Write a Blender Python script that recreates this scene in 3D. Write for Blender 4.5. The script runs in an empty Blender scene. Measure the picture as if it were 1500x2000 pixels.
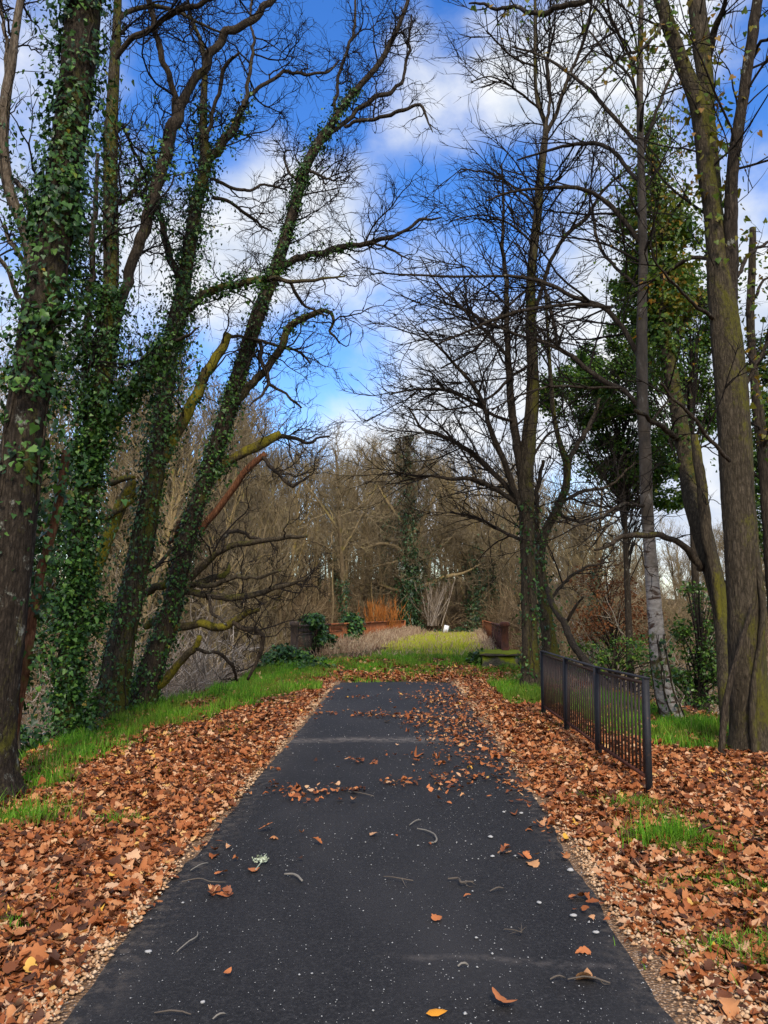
import bpy, math
import numpy as np
from mathutils import Vector

rng = np.random.default_rng(11)
sc = bpy.context.scene
COL = sc.collection
R_ = math.radians

# ------------------------------------------------------------------ camera
FPX, PITCH, YAW, EYE = 1504.0, R_(6.9), R_(1.26), 1.6
cam_d = bpy.data.cameras.new('camera')
cam = bpy.data.objects.new('camera', cam_d)
COL.objects.link(cam)
cam.location = (0, 0, EYE)
cam.rotation_euler = (math.pi / 2 + PITCH, 0, YAW)
cam_d.sensor_fit = 'VERTICAL'
cam_d.sensor_height = 36.0
cam_d.lens = FPX / 2000 * 36.0
cam_d.clip_start = 0.05
cam_d.clip_end = 3000
sc.camera = cam

def ray(px, py):
    x = (px - 750) / FPX
    y = -(py - 1000) / FPX
    v = (x, math.cos(PITCH) - y * math.sin(PITCH), math.sin(PITCH) + y * math.cos(PITCH))
    c, s = math.cos(YAW), math.sin(YAW)
    return np.array([c * v[0] - s * v[1], s * v[0] + c * v[1], v[2]])

def at(px, py, Y):
    r = ray(px, py)
    return r * (Y / r[1]) + np.array([0, 0, EYE])

# ------------------------------------------------------------------ sun, sky, exposure
SUN_EL, SUN_AZ = R_(42), R_(174)           # azimuth clockwise from +Y: behind the camera, to the right
SD = Vector((math.sin(SUN_AZ) * math.cos(SUN_EL), math.cos(SUN_AZ) * math.cos(SUN_EL), math.sin(SUN_EL)))
sun_d = bpy.data.lights.new('sun', 'SUN')
sun_d.energy = 2.9
sun_d.angle = R_(10)
sun_d.color = (1.0, 0.91, 0.77)
sun = bpy.data.objects.new('sun', sun_d)
COL.objects.link(sun)
sun.rotation_euler = SD.to_track_quat('Z', 'Y').to_euler()

world = bpy.data.worlds.new('World')
sc.world = world
world.use_nodes = True
wt = world.node_tree
wt.nodes.clear()
WN, WL = wt.nodes.new, wt.links.new
w_out = WN('ShaderNodeOutputWorld')
w_bg = WN('ShaderNodeBackground')
w_bg.inputs['Strength'].default_value = 0.1
WL(w_bg.outputs[0], w_out.inputs[0])
w_sky = WN('ShaderNodeTexSky')
w_sky.sky_type = 'NISHITA'
w_sky.sun_disc = False
w_sky.sun_elevation = SUN_EL
w_sky.sun_rotation = SUN_AZ
w_hs = WN('ShaderNodeHueSaturation')
w_hs.inputs['Saturation'].default_value = 1.41
w_hs.inputs['Hue'].default_value = 0.514
w_hs.inputs['Value'].default_value = 2.6
WL(w_sky.outputs[0], w_hs.inputs['Color'])
w_tc = WN('ShaderNodeTexCoord')

def wmath(op, a, b=None, clamp=False):
    n = WN('ShaderNodeMath'); n.operation = op; n.use_clamp = clamp
    for k, v in enumerate((a, b)):
        if v is None: continue
        if isinstance(v, (int, float)): n.inputs[k].default_value = v
        else: WL(v, n.inputs[k])
    return n.outputs[0]

def wnoise(scale, detail, rough, dist, stretch=(1, 1, 1), off=(0, 0, 0)):
    mp = WN('ShaderNodeMapping'); mp.inputs['Scale'].default_value = stretch; mp.inputs['Location'].default_value = off
    WL(w_tc.outputs['Generated'], mp.inputs['Vector'])
    n = WN('ShaderNodeTexNoise')
    n.inputs['Scale'].default_value = scale; n.inputs['Detail'].default_value = detail
    n.inputs['Roughness'].default_value = rough; n.inputs['Distortion'].default_value = dist
    WL(mp.outputs[0], n.inputs['Vector'])
    return n.outputs['Fac']

def wmap(x, a, b, c=0.0, d=1.0, smooth=True):
    n = WN('ShaderNodeMapRange'); n.interpolation_type = 'SMOOTHSTEP' if smooth else 'LINEAR'
    WL(x, n.inputs['Value'])
    for k, v in zip(('From Min', 'From Max', 'To Min', 'To Max'), (a, b, c, d)): n.inputs[k].default_value = v
    return n.outputs['Result']

# where banks of cloud (+) and clear gaps (-) stand in the sky: direction, angular radius, weight
CLOUDS = [(600, 120, 210, -.36), (500, 260, 120, -.28), (640, 720, 170, -.30), (760, 290, 120, -.24), (950, 70, 70, -.3),
          (930, 330, 90, -.22), (1080, 420, 110, -.22), (1470, 380, 130, -.3), (1000, 520, 90, -.2), (1390, 150, 60, -.2),
          (880, 130, 105, .5), (440, 440, 130, .22), (240, 260, 240, .08), (640, 330, 90, .2), (1250, 720, 330, .24),
          (1010, 640, 150, .16), (1270, 230, 150, .3), (60, 560, 160, .0), (560, 470, 120, .16), (700, 480, 90, .12)]
acc = wmath('ADD', wmath('MULTIPLY', wnoise(3.4, 9, .54, .12, (1, 1, 1.35), (5.3, 2.7, .9)), 2.2), -.56)
for px, py, rad, wgt in CLOUDS:
    d = ray(px, py); d /= np.linalg.norm(d)
    vm = WN('ShaderNodeVectorMath'); vm.operation = 'DOT_PRODUCT'
    WL(w_tc.outputs['Generated'], vm.inputs[0]); vm.inputs[1].default_value = tuple(d)
    a = rad / FPX
    acc = wmath('ADD', acc, wmap(vm.outputs['Value'], math.cos(a * 1.9), math.cos(a * .1), 0, wgt))
w_cover = wmap(acc, .28, .82)
w_shade = wmap(wnoise(6.0, 8, .6, .3, (1, 1, 1.6), (1.3, 5.2, 2.2)), .3, .68)
w_cc = WN('ShaderNodeMix'); w_cc.data_type = 'RGBA'
w_cc.inputs['A'].default_value = (5.6, 6.5, 8.2, 1)
w_cc.inputs['B'].default_value = (9.6, 9.7, 9.8, 1)
WL(w_shade, w_cc.inputs['Factor'])
w_mix = WN('ShaderNodeMix'); w_mix.data_type = 'RGBA'
WL(w_cover, w_mix.inputs['Factor'])
WL(w_hs.outputs[0], w_mix.inputs['A'])
WL(w_cc.outputs['Result'], w_mix.inputs['B'])
WL(w_mix.outputs['Result'], w_bg.inputs['Color'])

sc.view_settings.view_transform = 'Standard'
sc.view_settings.look = 'None'
sc.view_settings.exposure = 0.12
sc.view_settings.gamma = 1.0
sc.render.engine = 'CYCLES'
sc.cycles.use_denoising = True
sc.cycles.max_bounces = 4
sc.cycles.diffuse_bounces = 2
sc.cycles.glossy_bounces = 1
sc.cycles.transmission_bounces = 2
sc.cycles.transparent_max_bounces = 4
sc.cycles.caustics_reflective = False
sc.cycles.caustics_refractive = False

# ------------------------------------------------------------------ materials
class NT:
    def __init__(s, name, rough=.8, spec=.3):
        s.m = bpy.data.materials.new(name); s.m.use_nodes = True
        s.t = s.m.node_tree; s.b = s.t.nodes['Principled BSDF']
        s.b.inputs['Roughness'].default_value = rough
        s.b.inputs['Specular IOR Level'].default_value = spec
        s.out = s.t.nodes['Material Output']
        s._tc = None
    def n(s, k): return s.t.nodes.new(k)
    def l(s, a, b): s.t.links.new(a, b)
    def tc(s, which='Object'):
        if s._tc is None: s._tc = s.n('ShaderNodeTexCoord')
        return s._tc.outputs[which]
    def noise(s, scale, detail=5, rough=.6, stretch=(1, 1, 1), dist=0.0, off=(0, 0, 0)):
        mp = s.n('ShaderNodeMapping'); mp.inputs['Scale'].default_value = stretch; mp.inputs['Location'].default_value = off
        s.l(s.tc(), mp.inputs['Vector'])
        n = s.n('ShaderNodeTexNoise'); n.inputs['Scale'].default_value = scale; n.inputs['Detail'].default_value = detail
        n.inputs['Roughness'].default_value = rough; n.inputs['Distortion'].default_value = dist
        s.l(mp.outputs[0], n.inputs['Vector']); return n.outputs['Fac']
    def voronoi(s, scale, stretch=(1, 1, 1), feature='F1', out='Distance'):
        mp = s.n('ShaderNodeMapping'); mp.inputs['Scale'].default_value = stretch
        s.l(s.tc(), mp.inputs['Vector'])
        n = s.n('ShaderNodeTexVoronoi'); n.feature = feature; n.inputs['Scale'].default_value = scale
        s.l(mp.outputs[0], n.inputs['Vector']); return n.outputs[out]
    def math(s, op, a, b=0.0, clamp=False):
        n = s.n('ShaderNodeMath'); n.operation = op; n.use_clamp = clamp
        for k, v in enumerate((a, b)):
            if isinstance(v, (int, float)): n.inputs[k].default_value = v
            else: s.l(v, n.inputs[k])
        return n.outputs[0]
    def map(s, x, a, b, c=0.0, d=1.0):
        n = s.n('ShaderNodeMapRange'); n.interpolation_type = 'SMOOTHSTEP'; s.l(x, n.inputs['Value'])
        for k, v in zip(('From Min', 'From Max', 'To Min', 'To Max'), (a, b, c, d)): n.inputs[k].default_value = v
        return n.outputs['Result']
    def ramp(s, x, stops, const=False):
        n = s.n('ShaderNodeValToRGB'); e = n.color_ramp.elements
        n.color_ramp.interpolation = 'CONSTANT' if const else 'LINEAR'
        while len(e) < len(stops): e.new(.5)
        for k, (p, c) in enumerate(stops): e[k].position = p; e[k].color = (*c, 1)
        s.l(x, n.inputs['Fac']); return n.outputs['Color']
    def mix(s, f, a, b, mode='MIX'):
        n = s.n('ShaderNodeMix'); n.data_type = 'RGBA'; n.blend_type = mode
        for key, v in (('Factor', f), ('A', a), ('B', b)):
            if isinstance(v, tuple): n.inputs[key].default_value = (*v, 1)
            elif isinstance(v, (int, float)): n.inputs[key].default_value = v
            else: s.l(v, n.inputs[key])
        return n.outputs['Result']
    def island(s):
        g = s.n('ShaderNodeNewGeometry'); return g.outputs['Random Per Island']
    def normal_dot(s, d):
        g = s.n('ShaderNodeNewGeometry'); v = s.n('ShaderNodeVectorMath'); v.operation = 'DOT_PRODUCT'
        s.l(g.outputs['Normal'], v.inputs[0]); v.inputs[1].default_value = d; return v.outputs['Value']
    def color(s, c):
        if isinstance(c, tuple): s.b.inputs['Base Color'].default_value = (*c, 1)
        else: s.l(c, s.b.inputs['Base Color'])
    def bump(s, h, strength=.5, dist=.02):
        n = s.n('ShaderNodeBump'); n.inputs['Strength'].default_value = strength; n.inputs['Distance'].default_value = dist
        s.l(h, n.inputs['Height']); s.l(n.outputs[0], s.b.inputs['Normal'])
    def translucent(s, c, f):
        t = s.n('ShaderNodeBsdfTranslucent'); m = s.n('ShaderNodeMixShader'); m.inputs[0].default_value = f
        if isinstance(c, tuple): t.inputs[0].default_value = (*c, 1)
        else: s.l(c, t.inputs[0])
        s.l(s.b.outputs[0], m.inputs[1]); s.l(t.outputs[0], m.inputs[2]); s.l(m.outputs[0], s.out.inputs['Surface'])

def bark(name, dark, light, moss=.3, moss_col=(.10, .092, .016), fine=1.0, lichen=.0, side=(.55, -.25, .45), vary=False):
    t = NT(name, .92, .12)
    a = t.noise(19 * fine, 10, .72, (1, 1, .17), .5)
    v = t.voronoi(34 * fine, (1, 1, .2), 'DISTANCE_TO_EDGE')
    a2 = t.noise(46 * fine, 6, .7, (1, 1, .5), .3, (3, 1, 2))
    h = t.math('ADD', t.math('ADD', t.math('MULTIPLY', a, .75), t.math('ADD', t.math('MULTIPLY', t.map(v, 0, .26), .14), .05)), t.math('MULTIPLY', t.math('SUBTRACT', a2, .5), .5))
    c = t.ramp(h, [(.30, tuple(x * .4 for x in dark)), (.52, dark), (.82, light)])
    if lichen > 0:
        c = t.mix(t.map(t.noise(7.5, 7, .72, (1, 1, .8), .2, (4, 2, 1)), .62 - lichen * .1, .70), c, (.25, .25, .2))
    mm = t.math('ADD', t.math('ADD', t.noise(1.6, 8, .72, (1, 1, .6), .5, (1, 7, 3)), t.math('MULTIPLY', t.normal_dot(side), .17)), t.math('MULTIPLY', t.math('SUBTRACT', a2, .5), .35))
    mf = t.map(mm, .84 - moss * .66, 1.0 - moss * .66)
    mc = t.mix(t.noise(38, 5, .7), tuple(x * .3 for x in moss_col), tuple(x * 1.5 for x in moss_col))
    c = t.mix(mf, c, mc)
    if vary:
        oi = t.n('ShaderNodeObjectInfo')
        c = t.mix(1.0, c, t.ramp(oi.outputs['Random'], [(0, (.50, .47, .45)), (.35, (.80, .78, .74)), (.7, (1.0, .97, .90)), (1, (1.12, 1.06, .84))]), 'MULTIPLY')
    t.color(c)
    t.bump(t.math('ADD', h, t.math('MULTIPLY', t.noise(90, 3, .6), .25)), .95, .03)
    return t.m

def leafy(name, stops, rough=.5, trans=.25, spec=.4, patch=None):
    t = NT(name, rough, spec)
    c = t.ramp(t.island(), stops)
    if patch:
        c = t.mix(t.map(t.noise(patch[0], 3), .42, .6), c, t.mix(t.island(), patch[1], patch[2]))
    t.color(c)
    if trans: t.translucent(c, trans)
    return t.m

M = {}
M['bark_dark'] = bark('bark_dark', (.045, .034, .024), (.115, .09, .066), .24, lichen=.25)
M['bark_lichen'] = bark('bark_lichen', (.036, .027, .019), (.105, .082, .058), .36, lichen=.45)
M['bark_oak'] = bark('bark_oak', (.052, .039, .027), (.13, .10, .07), .33)
M['bark_moss'] = bark('bark_moss', (.062, .048, .031), (.155, .12, .082), .50)
M['bark_pale'] = bark('bark_pale', (.13, .098, .068), (.26, .21, .155), .26, lichen=.4)
M['bark_twig'] = bark('bark_twig', (.026, .020, .016), (.060, .048, .036), .2, fine=2)
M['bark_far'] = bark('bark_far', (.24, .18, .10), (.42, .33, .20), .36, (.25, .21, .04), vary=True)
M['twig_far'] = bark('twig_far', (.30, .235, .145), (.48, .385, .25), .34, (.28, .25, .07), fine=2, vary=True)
M['moss_limb'] = bark('moss_limb', (.06, .046, .026), (.14, .11, .065), .60, (.185, .155, .016))
M['bark_mossy'] = bark('bark_mossy', (.06, .046, .03), (.14, .11, .07), .56, (.13, .115, .016))
M['red_wood'] = bark('red_wood', (.15, .062, .03), (.30, .15, .075), .30, fine=.8)
t = NT('birch_bark', .75, .25)
sxyz = t.n('ShaderNodeSeparateXYZ'); t.l(t.tc(), sxyz.inputs[0]); hgt = sxyz.outputs['Z']
white = t.ramp(t.noise(10, 6, .6, (1, 1, 2.4)), [(.3, (.20, .17, .14)), (.6, (.43, .38, .32))])
blot = t.map(t.noise(3.6, 7, .65, (1, 1, 2.2), .5), .52, .60)
c = t.mix(blot, white, (.075, .042, .026))
dk = t.ramp(t.noise(9, 7, .65, (1, 1, .5)), [(.35, (.05, .038, .026)), (.62, (.11, .085, .06)), (.72, (.26, .24, .2))])
c = t.mix(t.map(t.math('ADD', hgt, t.math('MULTIPLY', t.noise(2.5, 5), 2.4)), 3.1, 4.6), c, dk)
c = t.mix(t.map(t.noise(2.6, 6, .7, (1, 1, .6), .2, (3, 3, 9)), .60, .68), c, (.09, .085, .02))
t.color(c); t.bump(t.noise(22, 6, .7, (1, 1, 1.8)), .7, .02)
M['birch'] = t.m

M['ivy'] = leafy('ivy_leaves', [(0, (.009, .028, .007)), (.4, (.024, .070, .013)), (.8, (.058, .135, .022)), (.992, (.11, .21, .03)), (1, (.30, .20, .02))], .42, .16, .3)
M['ivy_far'] = leafy('ivy_far_leaves', [(0, (.014, .038, .014)), (.6, (.028, .07, .02)), (1, (.06, .12, .03))], .4, .1, .4)
M['vine'] = leafy('vine_leaves', [(0, (.06, .12, .012)), (.45, (.13, .17, .015)), (.75, (.21, .17, .015)), (.92, (.30, .14, .012)), (1, (.10, .16, .02))], .5, .35, .3)
M['ivy_light'] = leafy('ivy_light_leaves', [(0, (.03, .075, .010)), (.5, (.075, .15, .016)), (.9, (.16, .24, .022)), (1, (.26, .28, .03))], .42, .4, .3)
M['holly'] = leafy('holly_leaves', [(0, (.030, .075, .012)), (.5, (.066, .145, .018)), (.9, (.14, .23, .022)), (1, (.22, .28, .03))], .42, .35, .3)
M['laurel'] = leafy('laurel_leaves', [(0, (.018, .048, .008)), (.5, (.042, .095, .012)), (1, (.10, .18, .02))], .4, .25, .4)
M['copper'] = leafy('copper_leaves', [(0, (.12, .045, .018)), (1, (.26, .10, .035))], .7, .2, .1)
M['litter'] = leafy('litter_leaves', [(0, (.045, .020, .012)), (.18, (.13, .045, .018)), (.38, (.295, .086, .024)), (.62, (.42, .138, .040)), (.84, (.52, .225, .085)), (.97, (.66, .40, .22)), (1, (.65, .36, .04))], .62, .06, .25)
M['leaf_orange'] = leafy('leaf_orange', [(0, (.75, .30, .02)), (1, (.75, .30, .02))], .5, .1)
M['leaf_rust'] = leafy('leaf_rust', [(0, (.52, .17, .05)), (1, (.52, .17, .05))], .6, .06)
M['leaf_brown'] = leafy('leaf_brown', [(0, (.24, .075, .025)), (1, (.24, .075, .025))], .6, .06)
M['leaf_tan'] = leafy('leaf_tan', [(0, (.55, .27, .11)), (1, (.55, .27, .11))], .6, .06)
M['grass'] = leafy('grass_blades', [(0, (.055, .16, .009)), (.5, (.13, .35, .016)), (.9, (.24, .48, .03)), (1, (.40, .36, .10))], .5, .35, .25, (1.1, (.04, .12, .01), (.24, .34, .03)))
M['deck_grass'] = leafy('deck_grass_blades', [(0, (.24, .40, .018)), (.5, (.52, .56, .025)), (.9, (.66, .58, .06)), (1, (.60, .42, .18))], .6, .3, .2, (.9, (.62, .48, .10), (.44, .52, .04)))
M['dry'] = leafy('dry_stems', [(0, (.24, .14, .085)), (.35, (.42, .27, .17)), (.7, (.55, .40, .25)), (1, (.70, .55, .36))], .8, .15, .1)
M['orange_stem'] = leafy('orange_stems', [(0, (.30, .095, .02)), (1, (.52, .20, .045))], .7, 0, .1)
M['bramble'] = leafy('bramble_stems', [(0, (.10, .072, .05)), (.5, (.26, .20, .142)), (.85, (.44, .36, .27)), (1, (.58, .50, .42))], .8, 0, .1)
M['bramble_brown'] = leafy('bramble_brown_stems', [(0, (.10, .066, .036)), (.5, (.25, .175, .096)), (1, (.42, .31, .175))], .8, 0, .1)
M['stick'] = leafy('stick_bark', [(0, (.085, .065, .05)), (1, (.14, .115, .09))], .8, 0, .1)
M['stick_pale'] = leafy('stick_pale_bark', [(0, (.22, .195, .16)), (1, (.22, .195, .16))], .8, 0, .1)
M['lichen'] = leafy('lichen_tufts', [(0, (.38, .42, .27)), (1, (.46, .50, .36))], .9, 0, .1)
M['chips'] = leafy('pale_chips', [(0, (.36, .19, .09)), (.4, (.55, .33, .17)), (1, (.70, .50, .31))], .8, 0, .2)
t = NT('pale_stone', .6, .3); t.color(t.mix(t.noise(40), (.26, .25, .24), (.50, .48, .44))); M['pebble'] = t.m

# asphalt: dark bluish bitumen, pale aggregate, dusty seams where two laying passes meet
t = NT('asphalt', .72, .32)
base = t.ramp(t.noise(55, 6, .7), [(.3, (.0055, .005, .0046)), (.52, (.0175, .0158, .0148)), (.75, (.056, .052, .048))])
wear = t.noise(.55, 5, .6, (1, .6, 1), .3)
base = t.mix(t.map(wear, .42, .68), base, (.032, .029, .027))
sp = t.map(t.voronoi(110), .12, .2, 1, 0)
spm = t.math('MULTIPLY', sp, t.map(t.noise(60, 2), .48, .66))
base = t.mix(t.math('MULTIPLY', spm, .5), base, (.26, .25, .235))
sx = t.n('ShaderNodeSeparateXYZ'); t.l(t.tc(), sx.inputs[0])
wob = t.math('ADD', sx.outputs['Y'], t.math('MULTIPLY', t.math('SUBTRACT', t.noise(1.2, 4), .5), .35))
for yy, wdt, amt, x0, x1 in ((9.3, .26, .6, .45, 1.0), (3.66, .05, .22, -.15, .15)):
    d = t.math('ABSOLUTE', t.math('SUBTRACT', wob, yy))
    f = t.math('MULTIPLY', t.map(d, 0, wdt, 1, 0), t.map(t.noise(16, 6, .7), .36, .62, 0, amt))
    f = t.math('MULTIPLY', f, t.map(sx.outputs['X'], x0, x1, 1 if yy > 5 else 0, 0 if yy > 5 else 1))
    base = t.mix(f, base, (.24, .20, .165))
edge = t.math('MULTIPLY', t.map(t.math('ABSOLUTE', t.math('ADD', sx.outputs['X'], .11)), .95, 1.2), t.map(t.noise(14, 6, .7), .45, .65, 0, .35))
base = t.mix(edge, base, (.20, .16, .12))
t.color(base)
t.bump(t.math('ADD', t.noise(120, 4, .7), t.math('MULTIPLY', t.voronoi(95), .6)), .55, .006)
M['asphalt'] = t.m

t = NT('soil', .95, .1)
c = t.ramp(t.noise(7, 8, .7), [(.25, (.035, .022, .013)), (.5, (.095, .050, .025)), (.75, (.19, .095, .042))])
c = t.mix(t.map(t.noise(1.1, 6, .65, (1, 1, 1), .3, (2, 5, 0)), .50, .64), c, (.055, .085, .016))
c = t.mix(t.map(t.noise(.12, 4, .6), .5, .68), c, (.13, .105, .06))
t.color(c); t.bump(t.noise(16, 8, .75), 1, .06)
M['soil'] = t.m
t = NT('pale_gravel', .9, .15)
t.color(t.mix(t.map(t.voronoi(75), .1, .5), (.60, .42, .27), (.20, .115, .06))); t.bump(t.voronoi(60), .8, .02)
M['gravel'] = t.m
t = NT('rust_iron', .85, .25)
c = t.ramp(t.noise(6, 8, .7, (1, 1, .4)), [(.28, (.13, .042, .018)), (.5, (.34, .105, .036)), (.75, (.50, .20, .07))])
t.color(c); t.bump(t.noise(40, 6), .5, .01); M['rust'] = t.m
t = NT('rust_dark_iron', .85, .25)
c = t.ramp(t.noise(7, 8, .7, (1, 1, .5)), [(.3, (.045, .026, .022)), (.55, (.13, .045, .026)), (.8, (.24, .085, .04))])
t.color(c); t.bump(t.noise(40, 6), .5, .01); M['rust_dark'] = t.m
t = NT('weathered_iron', .85, .25)
c = t.ramp(t.noise(7, 8, .7, (1, 1, .5)), [(.3, (.030, .022, .018)), (.55, (.085, .058, .042)), (.8, (.34, .24, .16))])
t.color(c); t.bump(t.noise(40, 6), .5, .01); M['iron'] = t.m
t = NT('grey_painted_steel', .62, .3); t.color(t.mix(t.map(t.noise(18, 6, .75), .62, .7), t.ramp(t.noise(9, 6, .7), [(.3, (.013, .013, .015)), (.7, (.028, .027, .029))]), (.12, .05, .025))); M['steel'] = t.m
t = NT('brown_painted_steel', .6, .4); t.color(t.ramp(t.noise(11, 6, .7, (1, 1, .3)), [(.3, (.026, .018, .014)), (.6, (.065, .038, .026)), (.85, (.16, .075, .04))])); M['steel_bar'] = t.m
t = NT('mossy_stone', .95, .1)
c = t.ramp(t.noise(5, 8, .7), [(.3, (.055, .05, .035)), (.6, (.15, .13, .09)), (.85, (.27, .24, .17))])
c = t.mix(t.map(t.math('ADD', t.noise(3, 6), t.math('MULTIPLY', t.normal_dot((0, 0, 1)), .38)), .58, .76), c, (.22, .25, .015))
t.color(c); t.bump(t.noise(14, 8, .7), 1, .05); M['stone'] = t.m
t = NT('white_plastic', .4, .4); t.color(t.mix(t.noise(6), (.72, .72, .70), (.85, .85, .84))); M['white'] = t.m

# ------------------------------------------------------------------ mesh tools
class Geo:
    def __init__(s): s.V = []; s.Q = []; s.T = []; s.n = 0
    def add(s, V, Q=None, T=None):
        V = np.asarray(V, float).reshape(-1, 3)
        if Q is not None and len(Q): s.Q.append(np.asarray(Q).reshape(-1, 4) + s.n)
        if T is not None and len(T): s.T.append(np.asarray(T).reshape(-1, 3) + s.n)
        s.V.append(V); s.n += len(V)
    def build(s, name, mat, parent=None, smooth=True, origin=None):
        V = np.concatenate(s.V) if s.V else np.zeros((0, 3))
        if parent is not None: V = V - np.array(parent.location)
        elif origin is not None: V = V - np.asarray(origin)
        Q = np.concatenate(s.Q) if s.Q else np.zeros((0, 4), int)
        T = np.concatenate(s.T) if s.T else np.zeros((0, 3), int)
        me = bpy.data.meshes.new(name)
        me.vertices.add(len(V)); me.vertices.foreach_set('co', V.ravel().astype(np.float32))
        li = np.concatenate([Q.ravel(), T.ravel()]).astype(np.int32)
        me.loops.add(len(li)); me.loops.foreach_set('vertex_index', li)
        nq, nt = len(Q), len(T)
        ls = np.concatenate([np.arange(nq) * 4, nq * 4 + np.arange(nt) * 3]).astype(np.int32)
        me.polygons.add(nq + nt); me.polygons.foreach_set('loop_start', ls)
        me.update(calc_edges=True)
        me.polygons.foreach_set('use_smooth', np.full(nq + nt, smooth))
        me.materials.append(mat)
        o = bpy.data.objects.new(name, me); COL.objects.link(o)
        if parent is not None: o.parent = parent
        elif origin is not None: o.location = origin
        return o

def tag(o, label=None, cat=None, group=None, kind=None):
    if label: o['label'] = label
    if cat: o['category'] = cat
    if group: o['group'] = group
    if kind: o['kind'] = kind
    return o

def thing(name, label, cat, loc, group=None):
    o = bpy.data.objects.new(name, None); COL.objects.link(o)
    o.location = tuple(float(v) for v in loc); o.empty_display_size = .2
    return tag(o, label, cat, group)

def nrm(v): return v / np.maximum(np.linalg.norm(v, axis=-1, keepdims=True), 1e-9)

def tubes(g, P, R, S=4, rough=0.0, close=False, ridge=0.0):
    P = np.asarray(P, float); R = np.asarray(R, float)
    if P.ndim == 2: P, R = P[None], R[None]
    n, N, _ = P.shape
    if n == 0: return
    if close:
        P = np.concatenate([P, P[:, -1:] + (P[:, -1:] - P[:, -2:-1]) * .05], 1)
        R = np.concatenate([R, R[:, -1:] * .02], 1); N += 1
    T = nrm(np.gradient(P, axis=1))
    mean = nrm(P[:, -1] - P[:, 0])
    ref = np.where(np.abs(mean[:, 1:2]) < .8, np.array([[0, 1., 0]]), np.array([[1., 0, 0]]))[:, None, :]
    U = nrm(np.cross(T, np.broadcast_to(ref, T.shape))); W = np.cross(T, U)
    a = np.arange(S) / S * 2 * np.pi
    rr = np.repeat(R[:, :, None], S, 2)
    if rough > 0:
        ph = rng.uniform(0, 6.28, (n, 6)); s = np.linspace(0, 1, N)[None, :, None] * np.linalg.norm(np.diff(P, axis=1), axis=2).sum(1)[:, None, None]
        A = a[None, None, :]
        w = (np.sin(2 * A + ph[:, 0, None, None] + .8 * s) + .8 * np.sin(3 * A + ph[:, 1, None, None] - 1.3 * s) + .6 * np.sin(5 * A + ph[:, 2, None, None] + 2.1 * s)
             + .5 * np.sin(4.3 * s + ph[:, 3, None, None] + A) + .4 * np.sin(9.1 * s + ph[:, 4, None, None] - 2 * A))
        if ridge > 0:
            f1 = np.abs(np.sin(6 * A + ph[:, 0, None, None] + 1.4 * np.sin(2.3 * s + ph[:, 1, None, None]) + .9 * np.sin(5.9 * s)))
            f2 = np.abs(np.sin(10 * A - 1.7 * np.sin(3.7 * s + ph[:, 2, None, None]) + .8 * np.sin(8.3 * s + 1)))
            rr = rr * (1 + ridge * (f1 ** .6 + .7 * f2 ** .6 - 1.1))
        rr = rr * (1 + rough * w) * (1 + rough * .5 * rng.normal(size=rr.shape))
    V = P[:, :, None, :] + rr[..., None] * (np.cos(a)[None, None, :, None] * U[:, :, None, :] + np.sin(a)[None, None, :, None] * W[:, :, None, :])
    i = np.arange(N - 1)[:, None] * S; k = np.arange(S)[None, :]; k2 = (k + 1) % S
    q = np.stack([i + k, i + k2, i + S + k2, i + S + k], -1).reshape(-1, 4)
    Q = (q[None] + (np.arange(n) * N * S)[:, None, None]).reshape(-1, 4)
    g.add(V.reshape(-1, 3), Q)

def spline(pts, step=None, n=None):
    pts = np.asarray(pts, float)
    if len(pts) == 2: pts = np.stack([pts[0], (pts[0] + pts[1]) / 2, pts[1]])
    d = np.linalg.norm(np.diff(pts[:, :3], axis=0), axis=1); u = np.r_[0, np.cumsum(d)]
    if n is None: n = max(4, int(u[-1] / step) + 1)
    m = np.gradient(pts, u, axis=0)
    x = np.linspace(0, u[-1], n); k = np.clip(np.searchsorted(u, x, 'right') - 1, 0, len(u) - 2)
    h = (u[k + 1] - u[k])[:, None]; s = ((x - u[k])[:, None] / h)
    return (2 * s**3 - 3 * s**2 + 1) * pts[k] + (s**3 - 2 * s**2 + s) * h * m[k] + (-2 * s**3 + 3 * s**2) * pts[k + 1] + (s**3 - s**2) * h * m[k + 1]

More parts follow.
